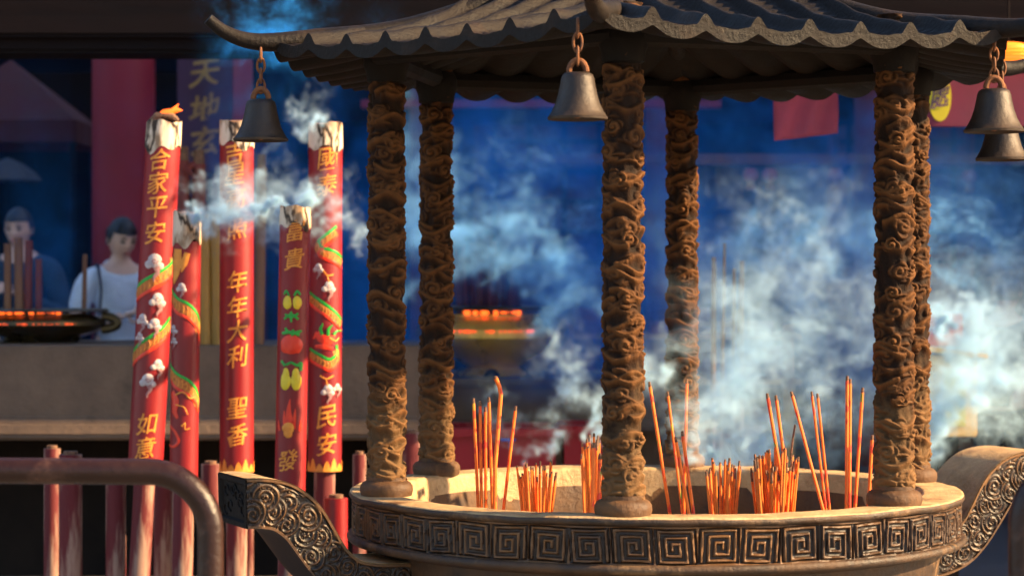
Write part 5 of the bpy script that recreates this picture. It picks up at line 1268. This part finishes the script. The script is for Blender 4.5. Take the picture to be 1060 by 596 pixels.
ribbons('joss_wisp', 'curling white wisps drifting between the tops of the painted joss sticks', [
    ([(196, 219, 7.9), (212, 214, 7.9), (226, 226, 7.9), (238, 212, 7.9), (246, 196, 7.9), (256, 206, 7.9)], .004, .045, .7),
    ([(306, 214, 7.9), (296, 208, 7.9), (276, 212, 7.9), (278, 190, 7.9), (305, 178, 7.9), (330, 186, 7.9)], .010, .13, 2.0),
    ([(312, 212, 7.9), (330, 216, 7.9), (345, 226, 7.9), (360, 240, 7.9)], .008, .08, .8), ([(300, 214, 7.9), (290, 240, 7.9), (262, 236, 7.9)], .01, .05, .3)],
    (X(170, 7.9), 7.70, Z(290, 7.9)), (X(400, 7.9), 8.02, Z(120, 7.9)), .0055, PALE, N=480000, amount=15, seed=44, octs=((.22, .045), (.11, .05), (.05, .028), (.025, .011)))
ribbons('joss_wisp', 'small round white puff above the right painted joss stick', [([(336, 128, 8.2), (326, 122, 8.2), (308, 118, 8.2), (316, 104, 8.2), (326, 108, 8.2)], .004, .04, 1)],
    (X(270, 8.2), 8.05, Z(150, 8.2)), (X(375, 8.2), 8.35, Z(70, 8.2)), .0055, PALE, N=120000, amount=11, seed=43, octs=((.2, .03), (.1, .035), (.05, .022), (.025, .01)))
thr_ = [([(604, 455, 6.6), (608, 420, 6.6), (598, 390, 6.6), (612, 350, 6.6)], .006, .05, 1), ([(616, 458, 6.6), (612, 430, 6.6), (600, 400, 6.6)], .004, .04, .7), ([(560, 472, 6.6), (566, 440, 6.6), (590, 425, 6.6), (612, 400, 6.6)], .004, .04, .6), ([(540, 478, 6.6), (530, 450, 6.6), (520, 418, 6.6), (490, 408, 6.6)], .002, .015, .2), ([(517, 395, 6.6), (540, 402, 6.6), (560, 408, 6.6), (580, 415, 6.6)], .002, .02, .2)]
ribbons('incense_wisp', 'fine threads of smoke from the incense left of the front column', thr_, (X(460, 6.6), 6.36, Z(500, 6.6)), (X(690, 6.6), 6.84, Z(320, 6.6)), .005, PALE, N=260000, amount=8, seed=45, octs=((.2, .05), (.1, .045), (.045, .022), (.02, .008)))
thr_ = [([(692, 405, 6.8), (690, 370, 6.8), (700, 330, 6.8), (690, 270, 6.8)], .01, .06, 1), ([(712, 480, 6.8), (716, 430, 6.8), (700, 380, 6.8), (715, 300, 6.8)], .02, .07, 1), ([(740, 474, 6.8), (742, 430, 6.8), (760, 390, 6.8), (750, 340, 6.8)], .008, .06, .8), ([(672, 396, 6.8), (668, 360, 6.8), (676, 320, 6.8)], .004, .04, .4)]
ribbons('incense_wisp', 'grey veil of smoke wrapping the middle back column', thr_, (X(640, 6.8), 6.55, Z(500, 6.8)), (X(820, 6.8), 7.05, Z(220, 6.8)), .006, PALE, N=340000, amount=4.5, seed=47, octs=((.26, .07), (.12, .055), (.055, .025), (.025, .01)))
thr_ = [([(790, 468, 7.0), (785, 430, 7.0), (800, 390, 7.0), (830, 350, 7.0)], .01, .09, 1), ([(812, 470, 7.0), (820, 420, 7.0), (850, 380, 7.0), (880, 350, 7.0)], .01, .09, 1), ([(880, 390, 7.0), (870, 360, 7.0), (850, 330, 7.0)], .004, .05, .4)]
ribbons('incense_wisp', 'bright swirl of smoke over the dense right bunch of incense', thr_, (X(730, 7.0), 6.75, Z(500, 7.0)), (X(960, 7.0), 7.25, Z(290, 7.0)), .0065, PALE, N=340000, amount=5, seed=49, octs=((.28, .08), (.13, .06), (.06, .028), (.025, .01)))
